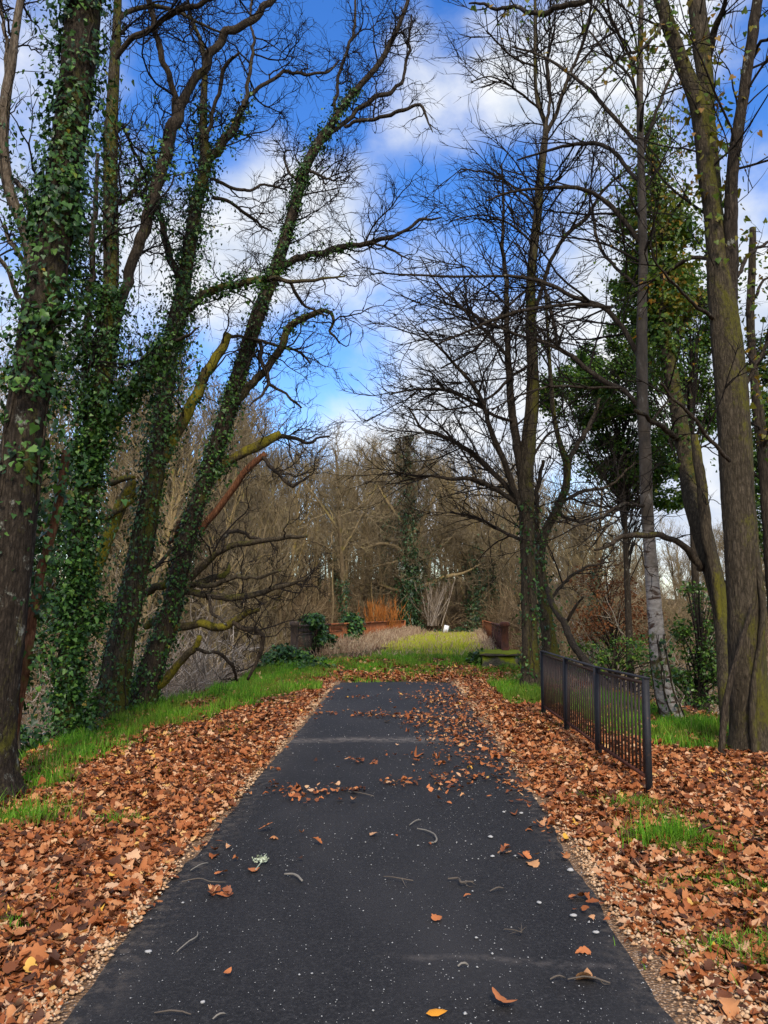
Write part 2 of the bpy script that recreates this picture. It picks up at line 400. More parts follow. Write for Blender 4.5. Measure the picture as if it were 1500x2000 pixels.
def grow(P, R, dens, tr, lenr, angr, N=6, kink=.2, trop=(0, 0, 1), ts=.05, rk=.6, rtip=.003, flat=1.0, cap=.9, slim=.011):
    n, NP, _ = P.shape
    if n == 0: return P, R
    L = np.linalg.norm(np.diff(P, axis=1), axis=2).sum(1)
    cnt = rng.poisson(L * dens); i = np.repeat(np.arange(n), cnt); m = len(i)
    if m == 0: return np.zeros((0, N, 3)), np.zeros((0, N))
    t = rng.uniform(tr[0], tr[1], m); f = t * (NP - 1); k = np.minimum(f.astype(int), NP - 2); a = (f - k)[:, None]
    pos = P[i, k] * (1 - a) + P[i, k + 1] * a; tan = nrm(P[i, k + 1] - P[i, k]); r0 = R[i, k]
    q = rng.normal(size=(m, 3)); q[:, 2] *= flat; q -= (q * tan).sum(1, keepdims=True) * tan; q = nrm(q)
    an = rng.uniform(angr[0], angr[1], m)[:, None]; d = np.cos(an) * tan + np.sin(an) * q
    ln = np.minimum(rng.uniform(lenr[0], lenr[1], m), cap * L[i]) * (1.15 - .55 * t); st = (ln / (N - 1))[:, None]
    tp = np.asarray(trop, float)[None] * ts
    out = np.empty((m, N, 3)); out[:, 0] = pos; p = pos
    for j in range(1, N):
        d = nrm(d + kink * rng.normal(size=(m, 3)) * np.array([1, 1, .8]) + tp); p = p + d * st; out[:, j] = p
    r = np.minimum(rk * r0, slim * ln + rtip)
    s = np.linspace(0, 1, N)[None]
    return out, r[:, None] * (1 - s) ** .8 + rtip * (.35 + .65 * (1 - s))

def limb(pts, Y0, Y1=None, step=.14, kink=.35):
    if Y1 is None: Y1 = Y0
    k = len(pts); out = []
    for j, p in enumerate(pts):
        Y = Y0 + (Y1 - Y0) * j / (k - 1); q = at(p[0], p[1], Y); out.append([*q, p[2] * Y / FPX])
    s = spline(out, step=step)
    s[:, 3] = np.maximum(s[:, 3], .004)
    w = max(1, int(np.mean(s[:, 3]) * 1.6 / step)); j = rng.normal(size=(len(s) + 2 * w, 3))
    ker = np.hanning(2 * w + 3)[1:-1]; ker /= np.sqrt((ker ** 2).sum())
    j = np.stack([np.convolve(j[:, c], ker, 'same')[w:w + len(s)] for c in range(3)], 1) * (np.minimum(s[:, 3:4], .03) * kink * .5 + .004 * kink); j[0] = 0; s[:, :3] += j
    return s

def fixedN(s, N=24):
    return np.stack([np.interp(np.linspace(0, 1, N), np.linspace(0, 1, len(s)), s[:, c]) for c in range(4)], 1)

# leaf templates ------------------------------------------------------
def fan(outline, zc=0.0):
    o = np.asarray(outline, float); k = len(o)
    V = np.concatenate([[[0, o[:, 1].mean(), zc]], np.c_[o, np.zeros(k)]])
    T = np.array([[0, j + 1, (j + 1) % k + 1] for j in range(k)])
    return V, T
IVY = fan([(0, 0), (.26, -.16), (.52, .10), (.34, .38), (.24, .62), (0, 1.0), (-.24, .62), (-.34, .38), (-.52, .10), (-.26, -.16)], .08)
def _oak():
    r = [(.03, 0), (.10, .07), (.17, .13), (.15, .21), (.24, .27), (.31, .35), (.27, .43), (.23, .47), (.33, .54), (.38, .62), (.31, .70), (.25, .73), (.27, .82), (.20, .90), (.11, .96)]
    return r + [(0, 1.0)] + [(-x * .94, y + .02) for x, y in r[::-1]]
def _maple():
    r = [(.03, 0), (.20, .03), (.30, .10), (.28, .20), (.42, .27), (.50, .36), (.40, .44), (.34, .50), (.40, .62), (.33, .70), (.22, .68), (.20, .80), (.10, .92)]
    return r + [(0, 1.0)] + [(-x, y) for x, y in r[::-1]]
OAK = fan(_oak()); MAPLE = fan(_maple())
OVAL = fan([(0, 0), (.22, .22), (.28, .5), (.16, .82), (0, 1), (-.16, .82), (-.28, .5), (-.22, .22)], .05)
DIA = (np.array([[0, 0, 0], [.36, .42, .06], [0, 1, 0], [-.36, .42, .06]], float), np.array([[0, 1, 2], [0, 2, 3]]))

def place(g, tpl, pos, Z, Yd, size, curl=0.0, xr=(.8, 1.1)):
    V, T = tpl; n = len(pos)
    if n == 0: return
    Z = nrm(Z); Yd = nrm(Yd - (Yd * Z).sum(1, keepdims=True) * Z); X = np.cross(Yd, Z)
    v = np.repeat(V[None], n, 0); v[:, :, 0] *= rng.uniform(*xr, n)[:, None]
    if curl:
        c1 = rng.normal(0, curl, n)[:, None]; c2 = rng.normal(curl * .6, curl, n)[:, None]; c3 = rng.normal(0, curl, n)[:, None]
        v[:, :, 2] += c1 * (v[:, :, 1] - .5) ** 2 * 2 + c2 * v[:, :, 0] ** 2 * 3 + c3 * v[:, :, 0] * (v[:, :, 1] - .4) * 2
    v = v * np.asarray(size)[:, None, None]
    W = pos[:, None] + v[..., 0:1] * X[:, None] + v[..., 1:2] * Yd[:, None] + v[..., 2:3] * Z[:, None]
    g.add(W.reshape(-1, 3), None, (T[None] + (np.arange(n) * len(V))[:, None, None]).reshape(-1, 3))

def vnoise(x, y, s, seed=0):
    x = np.asarray(x) / s + seed * 17.3; y = np.asarray(y) / s - seed * 9.1
    i, j = np.floor(x), np.floor(y); a, b = x - i, y - j; a = a * a * (3 - 2 * a); b = b * b * (3 - 2 * b)
    h = lambda p, q: np.modf(np.abs(np.sin(p * 127.1 + q * 311.7 + seed * 3.7) * 43758.5453))[0]
    return (h(i, j) * (1 - a) + h(i + 1, j) * a) * (1 - b) + (h(i, j + 1) * (1 - a) + h(i + 1, j + 1) * a) * b

def ivy_on(g, s, n, t=(0, 1), spread=.05, size=(.05, .08), tpl=IVY, clump=.5, droop=1.0):
    P, R = s[:, :3], s[:, 3]
    u = rng.uniform(t[0], t[1], n * 2); a = rng.uniform(0, 6.283, n * 2)
    keep = vnoise(u * 40 * (len(s) / 60), a * 1.3, 1.0, int(rng.integers(50))) > clump * rng.uniform(0, 1, n * 2) + .12 * clump
    u, a = u[keep][:n], a[keep][:n]; n = len(u)
    f = u * (len(s) - 1); k = np.minimum(f.astype(int), len(s) - 2); w = (f - k)[:, None]
    p = P[k] * (1 - w) + P[k + 1] * w; T = nrm(P[k + 1] - P[k]); r = R[k]
    U = nrm(np.cross(T, np.array([[0, 1., 0]]))); W = np.cross(T, U)
    rad = np.cos(a)[:, None] * U + np.sin(a)[:, None] * W
    out = np.abs(rng.normal(0, 1, n)) ** 1.4 * spread * (.5 + 1.2 * vnoise(u * 25, a, 1, 3))
    pos = p + rad * (r + .006 + out)[:, None] + rng.normal(0, .02, (n, 3))
    Z = rad * .9 + rng.normal(0, .45, (n, 3)) + np.array([0, 0, .35])
    Yd = np.array([[0, 0, -1.0]]) * droop + rng.normal(0, .6, (n, 3)) + rad * .25
    place(g, tpl, pos, Z, Yd, rng.uniform(size[0], size[1], n) * rng.uniform(.6, 1.1, n), .12)

def leaf_cloud(g, c, rad, n, size, tpl=DIA, shell=.35, clumps=30):
    c = np.asarray(c, float); rad = np.asarray(rad, float)
    cc = nrm(rng.normal(size=(clumps, 3))) * rng.uniform(shell, 1, (clumps, 1)) ** .6
    k = rng.integers(0, clumps, n); off = rng.normal(0, .17, (n, 3)) * np.array([1.15, 1.15, .7])
    q = cc[k] + off; pos = c + q * rad
    Z = nrm(off + .0001) * .5 + np.array([0, 0, .7]) + rng.normal(0, .45, (n, 3))
    Yd = nrm(q) * .6 + rng.normal(0, .6, (n, 3)) + np.array([0, 0, -.35])
    place(g, tpl, pos, Z, Yd, rng.uniform(size[0], size[1], n), .1)
    return c + cc * rad

# ------------------------------------------------------------------ ground
def sst(x): x = np.clip(x, 0, 1); return x * x * (3 - 2 * x)
def left_edge(y): return np.interp(y, [0, 6, 8, 10, 12, 14.7, 17.2, 19.5, 21], [-3.2, -3.05, -3.5, -3.85, -3.85, -3.3, -2.9, -3.0, -3.3])
def right_edge(y): return np.interp(y, [0, 6, 9, 11, 13, 15.2, 17, 19.5, 21], [4.8, 4.7, 4.1, 4.0, 3.6, 3.1, 3.0, 3.1, 3.3])
def gz(x, y):
    x = np.asarray(x, float); y = np.asarray(y, float)
    sx = np.maximum(np.maximum(left_edge(y) - x, x - right_edge(y)), 0); sy = np.maximum(y - 20.3, 0)
    d = np.hypot(sx, sy)
    near = .22 * sst((y - 15.5) / 4.5) - .80 * (d - .45 * (1 - np.exp(-d / .45)))
    e = 51.8 - y + 3 * (vnoise(x, y, 9, 4) - .5)
    far = -.25 - .5 * np.maximum(e, 0) + .075 * np.minimum(np.maximum(-e, 0), 90) - .09 * np.maximum(x - 8, 0)
    hill = -8 + .26 * np.clip(-x - 12, 0, 60)
    z = np.maximum(np.maximum(near, far), np.maximum(hill, -6.8))
    far_bump = sst((np.hypot(x, y - 8) - 10) / 20)
    z = z + (vnoise(x, y, 3.1, 1) - .5) * .9 * far_bump + (vnoise(x, y, .8, 2) - .5) * .06 * sst(d / .4) 
    inpath = (np.abs(x + .11) < 1.6) & (y < 16.6)
    return z + np.where(inpath, 0, (vnoise(x, y, .35, 5) - .5) * .03)

def axis(a, b, st, lo, hi, gr=1.14):
    c = list(np.arange(a, b + st / 2, st)); s = st
    while c[-1] < hi: s *= gr; c.append(c[-1] + s)
    s = st
    while c[0] > lo: s *= gr; c.insert(0, c[0] - s)
    return np.array(c)
gx, gy = axis(-6, 6, .12, -700, 700, 1.10), axis(-3, 22, .14, -60, 1200, 1.045)
GX, GY = np.meshgrid(gx, gy, indexing='ij')
GZ = gz(GX, GY); GZ[(GX > -1.5) & (GX < 1.3) & (GY < 16.3)] = -.022
g = Geo(); nx, ny = GX.shape; idx = np.arange(nx * ny).reshape(nx, ny)
g.add(np.stack([GX, GY, GZ], -1).reshape(-1, 3), np.stack([idx[:-1, :-1], idx[1:, :-1], idx[1:, 1:], idx[:-1, 1:]], -1).reshape(-1, 4))
tag(g.build('ground', M['soil']), kind='structure')

# path: a slightly cambered asphalt sheet with rough edges and a ragged end
XL, XR, YE = -1.35, 1.11, 16.2
ys = np.arange(-3, YE + .01, .07); xs = np.linspace(0, 1, 16)
el = XL + (vnoise(ys, ys * 0, .5, 1) - .5) * .05 + (vnoise(ys, ys * 0, .12, 2) - .5) * .03 + (vnoise(ys, ys * 0, 3, 8) - .5) * .06
er = XR + (vnoise(ys, ys * 0, .5, 3) - .5) * .05 + (vnoise(ys, ys * 0, .12, 4) - .5) * .03 + (vnoise(ys, ys * 0, 3, 9) - .5) * .08
PX = el[:, None] * (1 - xs) + er[:, None] * xs
PY = np.repeat(ys[:, None], 16, 1); PY[-1] += (vnoise(PX[-1], PX[-1] * 0, .3, 6) - .5) * .10
PZ = .012 + .02 * (1 - (2 * xs[None] - 1) ** 2) + 0 * PY
PX = np.concatenate([PX[:, :1] - .02, PX, PX[:, -1:] + .02], 1); PY = np.concatenate([PY[:, :1], PY, PY[:, -1:]], 1); PZ = np.concatenate([PZ[:, :1] - .06, PZ, PZ[:, -1:] - .06], 1)
PX = np.concatenate([PX, PX[-1:]]); PY = np.concatenate([PY, PY[-1:] + .02]); PZ = np.concatenate([PZ, PZ[-1:] - .06])
g = Geo(); a, b = PX.shape; idx = np.arange(a * b).reshape(a, b)
g.add(np.stack([PX, PY, PZ], -1).reshape(-1, 3), np.stack([idx[:-1, :-1], idx[:-1, 1:], idx[1:, 1:], idx[1:, :-1]], -1).reshape(-1, 4))
tag(g.build('path', M['asphalt'], None, False), kind='structure')

def pz(x): return .018 + .02 * (1 - np.clip((2 * (np.asarray(x) - XL) / (XR - XL) - 1) ** 2, 0, 1))

# pale gravel shoulder along both edges of the path
def shoulder(x0, x1, y0, y1, seed):
    ys = np.arange(y0, y1, .1); u = np.linspace(0, 1, 7)
    a = x0 + 0 * ys; b = x1 + (vnoise(ys, ys * 0, .7, seed) - .5) * .16 * np.sign(x1 - x0)
    X = a[:, None] * (1 - u) + b[:, None] * u; Y = np.repeat(ys[:, None], 7, 1); Z = np.maximum(gz(X, Y), -.004) + .013 - .03 * (u[None] > .95)
    g = Geo(); idx = np.arange(X.size).reshape(X.shape)
    g.add(np.stack([X, Y, Z], -1).reshape(-1, 3), np.stack([idx[:-1, :-1], idx[:-1, 1:], idx[1:, 1:], idx[1:, :-1]], -1).reshape(-1, 4))
    tag(g.build('gravel_shoulder', M['gravel']), kind='structure')
shoulder(XL + .10, XL - .20, -2, 17.0, 3)
shoulder(XR - .11, XR + .30, -2, 17.0, 4)

# ------------------------------------------------------------------ trees by the path
def build_tree(name, label, Y, trunk, limbs, m_trunk, m_limb, twigs, ivy=(), group=None, flare=.5, cat='tree', S=30, broken=False, depth=1.2, kink=.75, Ytop=None, m_crown='bark_twig'):
    """trunk, limbs: (x, y, half width) outlines lifted to the tree's own distance; limbs lean off in depth by up to `depth` metres"""
    s = limb(trunk, Y, Ytop, step=.055, kink=.07)
    s[:, 3] *= .89; base = s[0, :3].copy()
    gb = min(float(gz(base[0], base[1])), base[2]) - .25
    if base[2] - gb > .05:                                       # carry the foot down into the slope
        k = max(2, int((base[2] - gb) / .055))
        foot = np.repeat(s[:1], k, 0); foot[:, 2] = np.linspace(gb, base[2], k, endpoint=False); foot[:, 3] *= np.linspace(1.25, 1.0, k)
        s = np.concatenate([foot, s])
    root = thing(name, label, cat, (s[0, 0], s[0, 1], s[0, 2] + .2), group)
    hh = s[:, 2] - base[2]
    s[:, 3] *= 1 + flare * np.exp(-np.maximum(hh, 0) / .22)
    g = Geo(); tubes(g, s[:, :3], s[:, 3], S, .022, close=broken, ridge=.055 if S >= 16 else 0); g.build('trunk', m_trunk, root)
    allP, allR, made = [], [], [s]
    up = s[int(len(s) * .45):]
    f = fixedN(up); allP.append(f[:, :3]); allR.append(f[:, 3])
    for L in limbs:
        pts, opt = (L, {}) if isinstance(L, list) else L
        dy = opt.get('dy', rng.uniform(-depth, depth)); y0 = Y + opt.get('y0', 0)
        q = limb(pts, y0, y0 + dy, step=.07, kink=opt.get('kink', kink)); q[:, 3] *= .84
        g = Geo(); tubes(g, q[:, :3], q[:, 3], 9, .05, close=True)
        g.build(opt.get('name', 'limb'), M[opt['m']] if 'm' in opt else m_limb, root)
        f = fixedN(q); made.append(q)
        if not opt.get('bare'): allP.append(f[:, :3]); allR.append(f[:, 3])
    P, R = np.array(allP), np.array(allR)
    g = Geo()
    for k, lv in enumerate(twigs):
        N = lv.pop('N', 7); lv['N'] = N; P2, R2 = grow(P, R, **lv)
        tubes(g, P2, R2, 5 if k == 0 else 3)
        if k == 0:
            lv2 = dict(twigs[1]); lv2['dens'] = lv2['dens'] * .3
            Pe, Re = grow(P, R, **{**lv2, 'N': N}); tubes(g, Pe, Re, 3); P2 = np.concatenate([P2, Pe]); R2 = np.concatenate([R2, Re])
        P, R = P2, R2
    if g.n: g.build('crown', M[m_crown], root)
    for iv in ivy:
        g = Geo()
        for which, n, t, spread, size in iv['on']: ivy_on(g, made[which], n, t, spread, size, iv.get('tpl', IVY), iv.get('clump', .5))
        for c, rad, n, size in iv.get('cloud', ()): leaf_cloud(g, c, rad, n, size, iv.get('tpl', IVY))
        g.build(iv.get('name', 'ivy'), M[iv['m']], root)
        if iv['m'] == 'ivy' and Y < 16:
            g = Geo()
            for which, n, t, spread, size in iv['on'][:2]:
                sp = made[which]
                for _ in range(5):
                    k0, k1 = int(len(sp) * max(0, t[0] - .1)), int(len(sp) * min(1, t[1]))
                    if k1 - k0 < 6: continue
                    q = sp[k0:k1:2]; u = np.linspace(0, 1, len(q)); a = rng.uniform(0, 6.28) + np.cumsum(rng.normal(0, .13, len(q)))
                    T = nrm(np.gradient(q[:, :3], axis=0)); U = nrm(np.cross(T, np.array([[0, 1., 0]]))); W = np.cross(T, U)
                    tubes(g, q[:, :3] + (np.cos(a)[:, None] * U + np.sin(a)[:, None] * W) * (q[:, 3:4] * 1.03 + .004), .011 * (1 - .7 * u) + .002, 5)
            if g.n: g.build('ivy_stems', M['bark_oak'], root)
    return root, made

def oak_twigs(d=1.0, tip=.0027, big=1.0):
    return [dict(dens=2.6 * d, tr=(.12, 1), lenr=(.5 * big, 1.9 * big), angr=(.5, 1.2), N=12, kink=.33, ts=.06, rk=.42, rtip=tip * 1.5, slim=.0055),
            dict(dens=5.0 * d, tr=(.1, 1), lenr=(.25 * big, .95 * big), angr=(.5, 1.2), N=8, kink=.34, ts=.05, rk=.6, rtip=tip, slim=.0048),
            dict(dens=8.5 * d, tr=(.15, 1), lenr=(.10 * big, .40 * big), angr=(.4, 1.1), N=5, kink=.3, ts=.04, rk=.7, rtip=tip * .75, slim=.004)]
def fine_twigs(d=1.0, tip=.0034, big=1.0):
    return [dict(dens=3.4 * d, tr=(.1, 1), lenr=(.9 * big, 2.8 * big), angr=(.5, 1.1), N=11, kink=.12, trop=(-.2, 0, .2), ts=.07, rk=.42, rtip=tip * 1.3, flat=.6, slim=.0045),
            dict(dens=4.4 * d, tr=(.1, 1), lenr=(.4 * big, 1.25 * big), angr=(.4, .95), N=7, kink=.15, ts=.04, rk=.6, rtip=tip, flat=.7, slim=.004),
            dict(dens=5.0 * d, tr=(.15, 1), lenr=(.15 * big, .5 * big), angr=(.4, .9), N=5, kink=.15, ts=.03, rk=.7, rtip=tip * .75, slim=.004)]

# the great ivy-clad trunk at the left edge
build_tree('ivy_tree', 'massive dark trunk at the left edge of the photo, ivy hanging from its upper length', 6.6,
    [(-40, 1560, 66), (-28, 1440, 58), (-12, 1320, 54), (5, 1200, 50), (22, 1060, 48), (38, 920, 46), (55, 780, 42), (75, 640, 39), (95, 520, 38), (118, 380, 37), (138, 240, 37), (152, 120, 38), (163, 0, 38), (178, -160, 36), (190, -340, 30)],
    [([(60, 700, 14), (90, 640, 8), (120, 610, 5), (160, 600, 3)], dict(dy=-.3)), [(160, -60, 14), (210, -180, 12), (290, -300, 9)]],
    M['bark_lichen'], M['bark_dark'], oak_twigs(.5),
    [dict(m='ivy', clump=.95, on=[(0, 2400, (.40, .62), .09, (.038, .066)), (0, 6200, (.56, .98), .08, (.036, .066)), (0, 160, (.2, .42), .03, (.04, .06)), (0, 420, (.32, .42), .14, (.05, .09)), (1, 300, (0, 1), .12, (.05, .08))])])

# reddish stem with peeled bark leaning beside it
r = thing('dead_tree', 'reddish stem with peeled bark leaning beside the massive ivy-wrapped trunk', 'tree stem', at(24, 1400, 6.9))
s = limb([(18, 1500, 12), (30, 1400, 12), (50, 1290, 11), (66, 1190, 10), (82, 1110, 9), (104, 1030, 9), (118, 960, 9), (130, 880, 8)], 6.9, 7.3, step=.05, kink=.15)
g = Geo(); tubes(g, s[:, :3], s[:, 3], 10, .05, close=True); g.build('stem', M['red_wood'], r)
g = Geo(); ivy_on(g, s, 520, (.15, 1), .14, (.05, .08), IVY, .6); g.build('ivy', M['ivy'], r)

# pale thin trunk behind, top left
build_tree('pale_tree', 'thin pale trunk in the top left corner behind the massive ivy-wrapped trunk', 9.0,
    [(20, 1480, 15), (30, 1250, 15), (55, 1000, 14), (75, 850, 13), (78, 690, 12), (66, 560, 11), (48, 450, 11), (22, 380, 12), (8, 300, 12), (10, 200, 12), (24, 120, 10), (30, 60, 9), (40, 0, 8), (52, -90, 6), (60, -200, 4)],
    [[(78, 600, 7), (62, 430, 8), (45, 370, 7), (15, 345, 6), (-30, 330, 5)], [(90, 700, 6), (50, 610, 6), (15, 540, 6), (-30, 470, 5)], [(66, 560, 6), (40, 500, 6), (0, 440, 5)], [(12, 180, 5), (12, 90, 5), (5, 20, 4), (0, -50, 3)]],
    M['bark_pale'], M['bark_pale'], oak_twigs(.8), [dict(m='ivy', on=[(0, 500, (.25, .75), .14, (.05, .08)), (1, 120, (0, .6), .1, (.05, .08))])])

# grey trunk with the ivy curtain
_, mk = build_tree('ivy_tree', 'slender grey trunk second from the left, with a thick ivy curtain to its foot', 9.7,
    [(128, 1480, 26), (138, 1300, 25), (150, 1130, 23), (168, 960, 21), (190, 810, 20), (208, 690, 19), (216, 560, 17), (216, 400, 16), (216, 300, 15), (222, 150, 13), (228, 50, 10), (232, -60, 9), (236, -200, 6)],
    [[(223, 125, 7), (245, 90, 7), (290, 60, 7), (340, 28, 6), (400, 3, 6), (470, -30, 5)],
     [(228, 45, 5), (250, 25, 6), (290, 12, 6), (330, 14, 5), (380, 40, 4), (430, 60, 3)],
     ([(206, 700, 12), (240, 580, 13), (265, 490, 14), (290, 420, 15), (315, 330, 15), (342, 235, 15), (365, 180, 11), (400, 130, 10), (440, 65, 10), (490, 40, 9), (530, 0, 8), (570, -70, 7)], dict(dy=.8)),
     ([(343, 225, 9), (335, 170, 8), (315, 110, 8), (303, 50, 8), (293, 0, 8), (285, -70, 6)], dict(y0=.6, dy=-.5)),
     ([(198, 830, 6), (216, 805, 6), (250, 775, 6.5), (280, 748, 6.5), (305, 705, 6), (335, 670, 5), (362, 655, 4), (390, 640, 2)], dict(dy=-1.2)),
     ([(160, 820, 9), (172, 620, 8), (182, 480, 7), (186, 380, 6), (192, 300, 4)], dict(dy=-.4)),
     [(216, 330, 4), (240, 250, 4), (262, 290, 4), (285, 350, 3), (288, 400, 2)],
     ([(232, 400, 3), (255, 380, 5), (280, 345, 4), (300, 320, 2)], dict(dy=.5))],
    M['bark_moss'], M['bark_oak'], oak_twigs(1.15),
    [dict(m='ivy', clump=.45, on=[(0, 10500, (.02, .52), .14, (.032, .058)), (0, 900, (.48, .72), .07, (.038, .065)), (0, 120, (.72, 1), .05, (.04, .065)), (5, 2300, (0, .8), .14, (.04, .07)),
          (3, 420, (.30, .48), .22, (.04, .07)), (8, 200, (0, 1), .12, (.05, .08))],
          cloud=[(at(cx_, cy_, 9.6), (rw_, rw_, rh_), n_, (.034, .062)) for cx_, cy_, rw_, rh_, n_ in ((150, 480, .22, .6, 800), (175, 620, .28, .7, 1200), (150, 740, .30, .6, 1300), (185, 850, .26, .6, 1200), (150, 960, .34, .7, 1700), (130, 1100, .34, .7, 1700), (165, 1180, .28, .6, 1200), (120, 1290, .32, .6, 1300), (150, 1390, .28, .4, 900))])])

# the upright forked oak
_, mk = build_tree('oak_tree', 'upright forked oak with ivy sleeves, just left of the oak leaning to the path', 11.3,
    [(204, 1445, 40), (224, 1330, 32), (244, 1220, 27), (270, 1100, 24), (292, 980, 22), (310, 860, 20), (322, 760, 19), (340, 650, 19), (352, 600, 19), (362, 540, 16), (372, 470, 15), (385, 390, 14), (400, 325, 13), (397, 260, 9), (398, 190, 8), (400, 130, 6), (392, 80, 5), (375, 40, 4), (365, -10, 3.5)],
    [([(395, 350, 10), (408, 318, 11), (430, 285, 11), (455, 250, 10), (475, 205, 7), (490, 185, 5), (525, 160, 4.5), (560, 143, 4), (610, 147, 3.5), (640, 140, 3), (662, 118, 2)], dict(dy=.6)),
     [(476, 208, 5), (488, 140, 5), (495, 90, 4), (490, 40, 3), (492, -10, 3)],
     [(402, 280, 5), (425, 190, 5), (440, 130, 5), (465, 103, 3)],
     [(354, 585, 9), (345, 540, 9), (325, 480, 9), (312, 420, 8), (305, 340, 6), (300, 290, 4)],
     ([(360, 615, 9), (395, 580, 10), (430, 562, 9), (470, 556, 8), (520, 545, 7), (560, 547, 5), (610, 548, 4), (672, 540, 2)], dict(dy=-.6, m='bark_moss')),
     ([(565, 550, 4), (585, 585, 4), (605, 600, 3), (640, 615, 2)], dict(y0=-.4)),
     ([(318, 900, 15), (355, 830, 13), (375, 790, 13), (395, 745, 12), (415, 712, 11), (432, 680, 10), (448, 650, 9)], dict(m='moss_limb', dy=.3)),
     ([(446, 655, 4), (475, 660, 4), (510, 667, 4), (540, 675, 3.5), (570, 680, 3), (590, 690, 3), (606, 712, 2)], dict(y0=.3)),
     [(415, 385, 5), (460, 400, 4), (490, 425, 4), (505, 435, 3), (530, 452, 2)],
     [(410, 350, 4), (450, 362, 4), (480, 372, 3.5), (520, 360, 3), (560, 370, 2)],
     [(330, 640, 5), (300, 700, 4), (270, 730, 3)],
     ([(300, 1110, 5), (330, 1080, 4), (360, 1050, 3)], dict(dy=1))],
    M['bark_moss'], M['bark_oak'], oak_twigs(1.15),
    [dict(m='ivy', clump=.5, on=[(0, 2000, (.06, .34), .07, (.035, .06)), (0, 5000, (.34, .72), .12, (.035, .06)), (0, 700, (.7, .85), .08, (.04, .07)), (7, 260, (0, .7), .07, (.04, .07)), (5, 600, (0, .6), .10, (.04, .07)), (1, 500, (0, .5), .08, (.04, .07)), (4, 300, (0, .8), .14, (.04, .07))])])

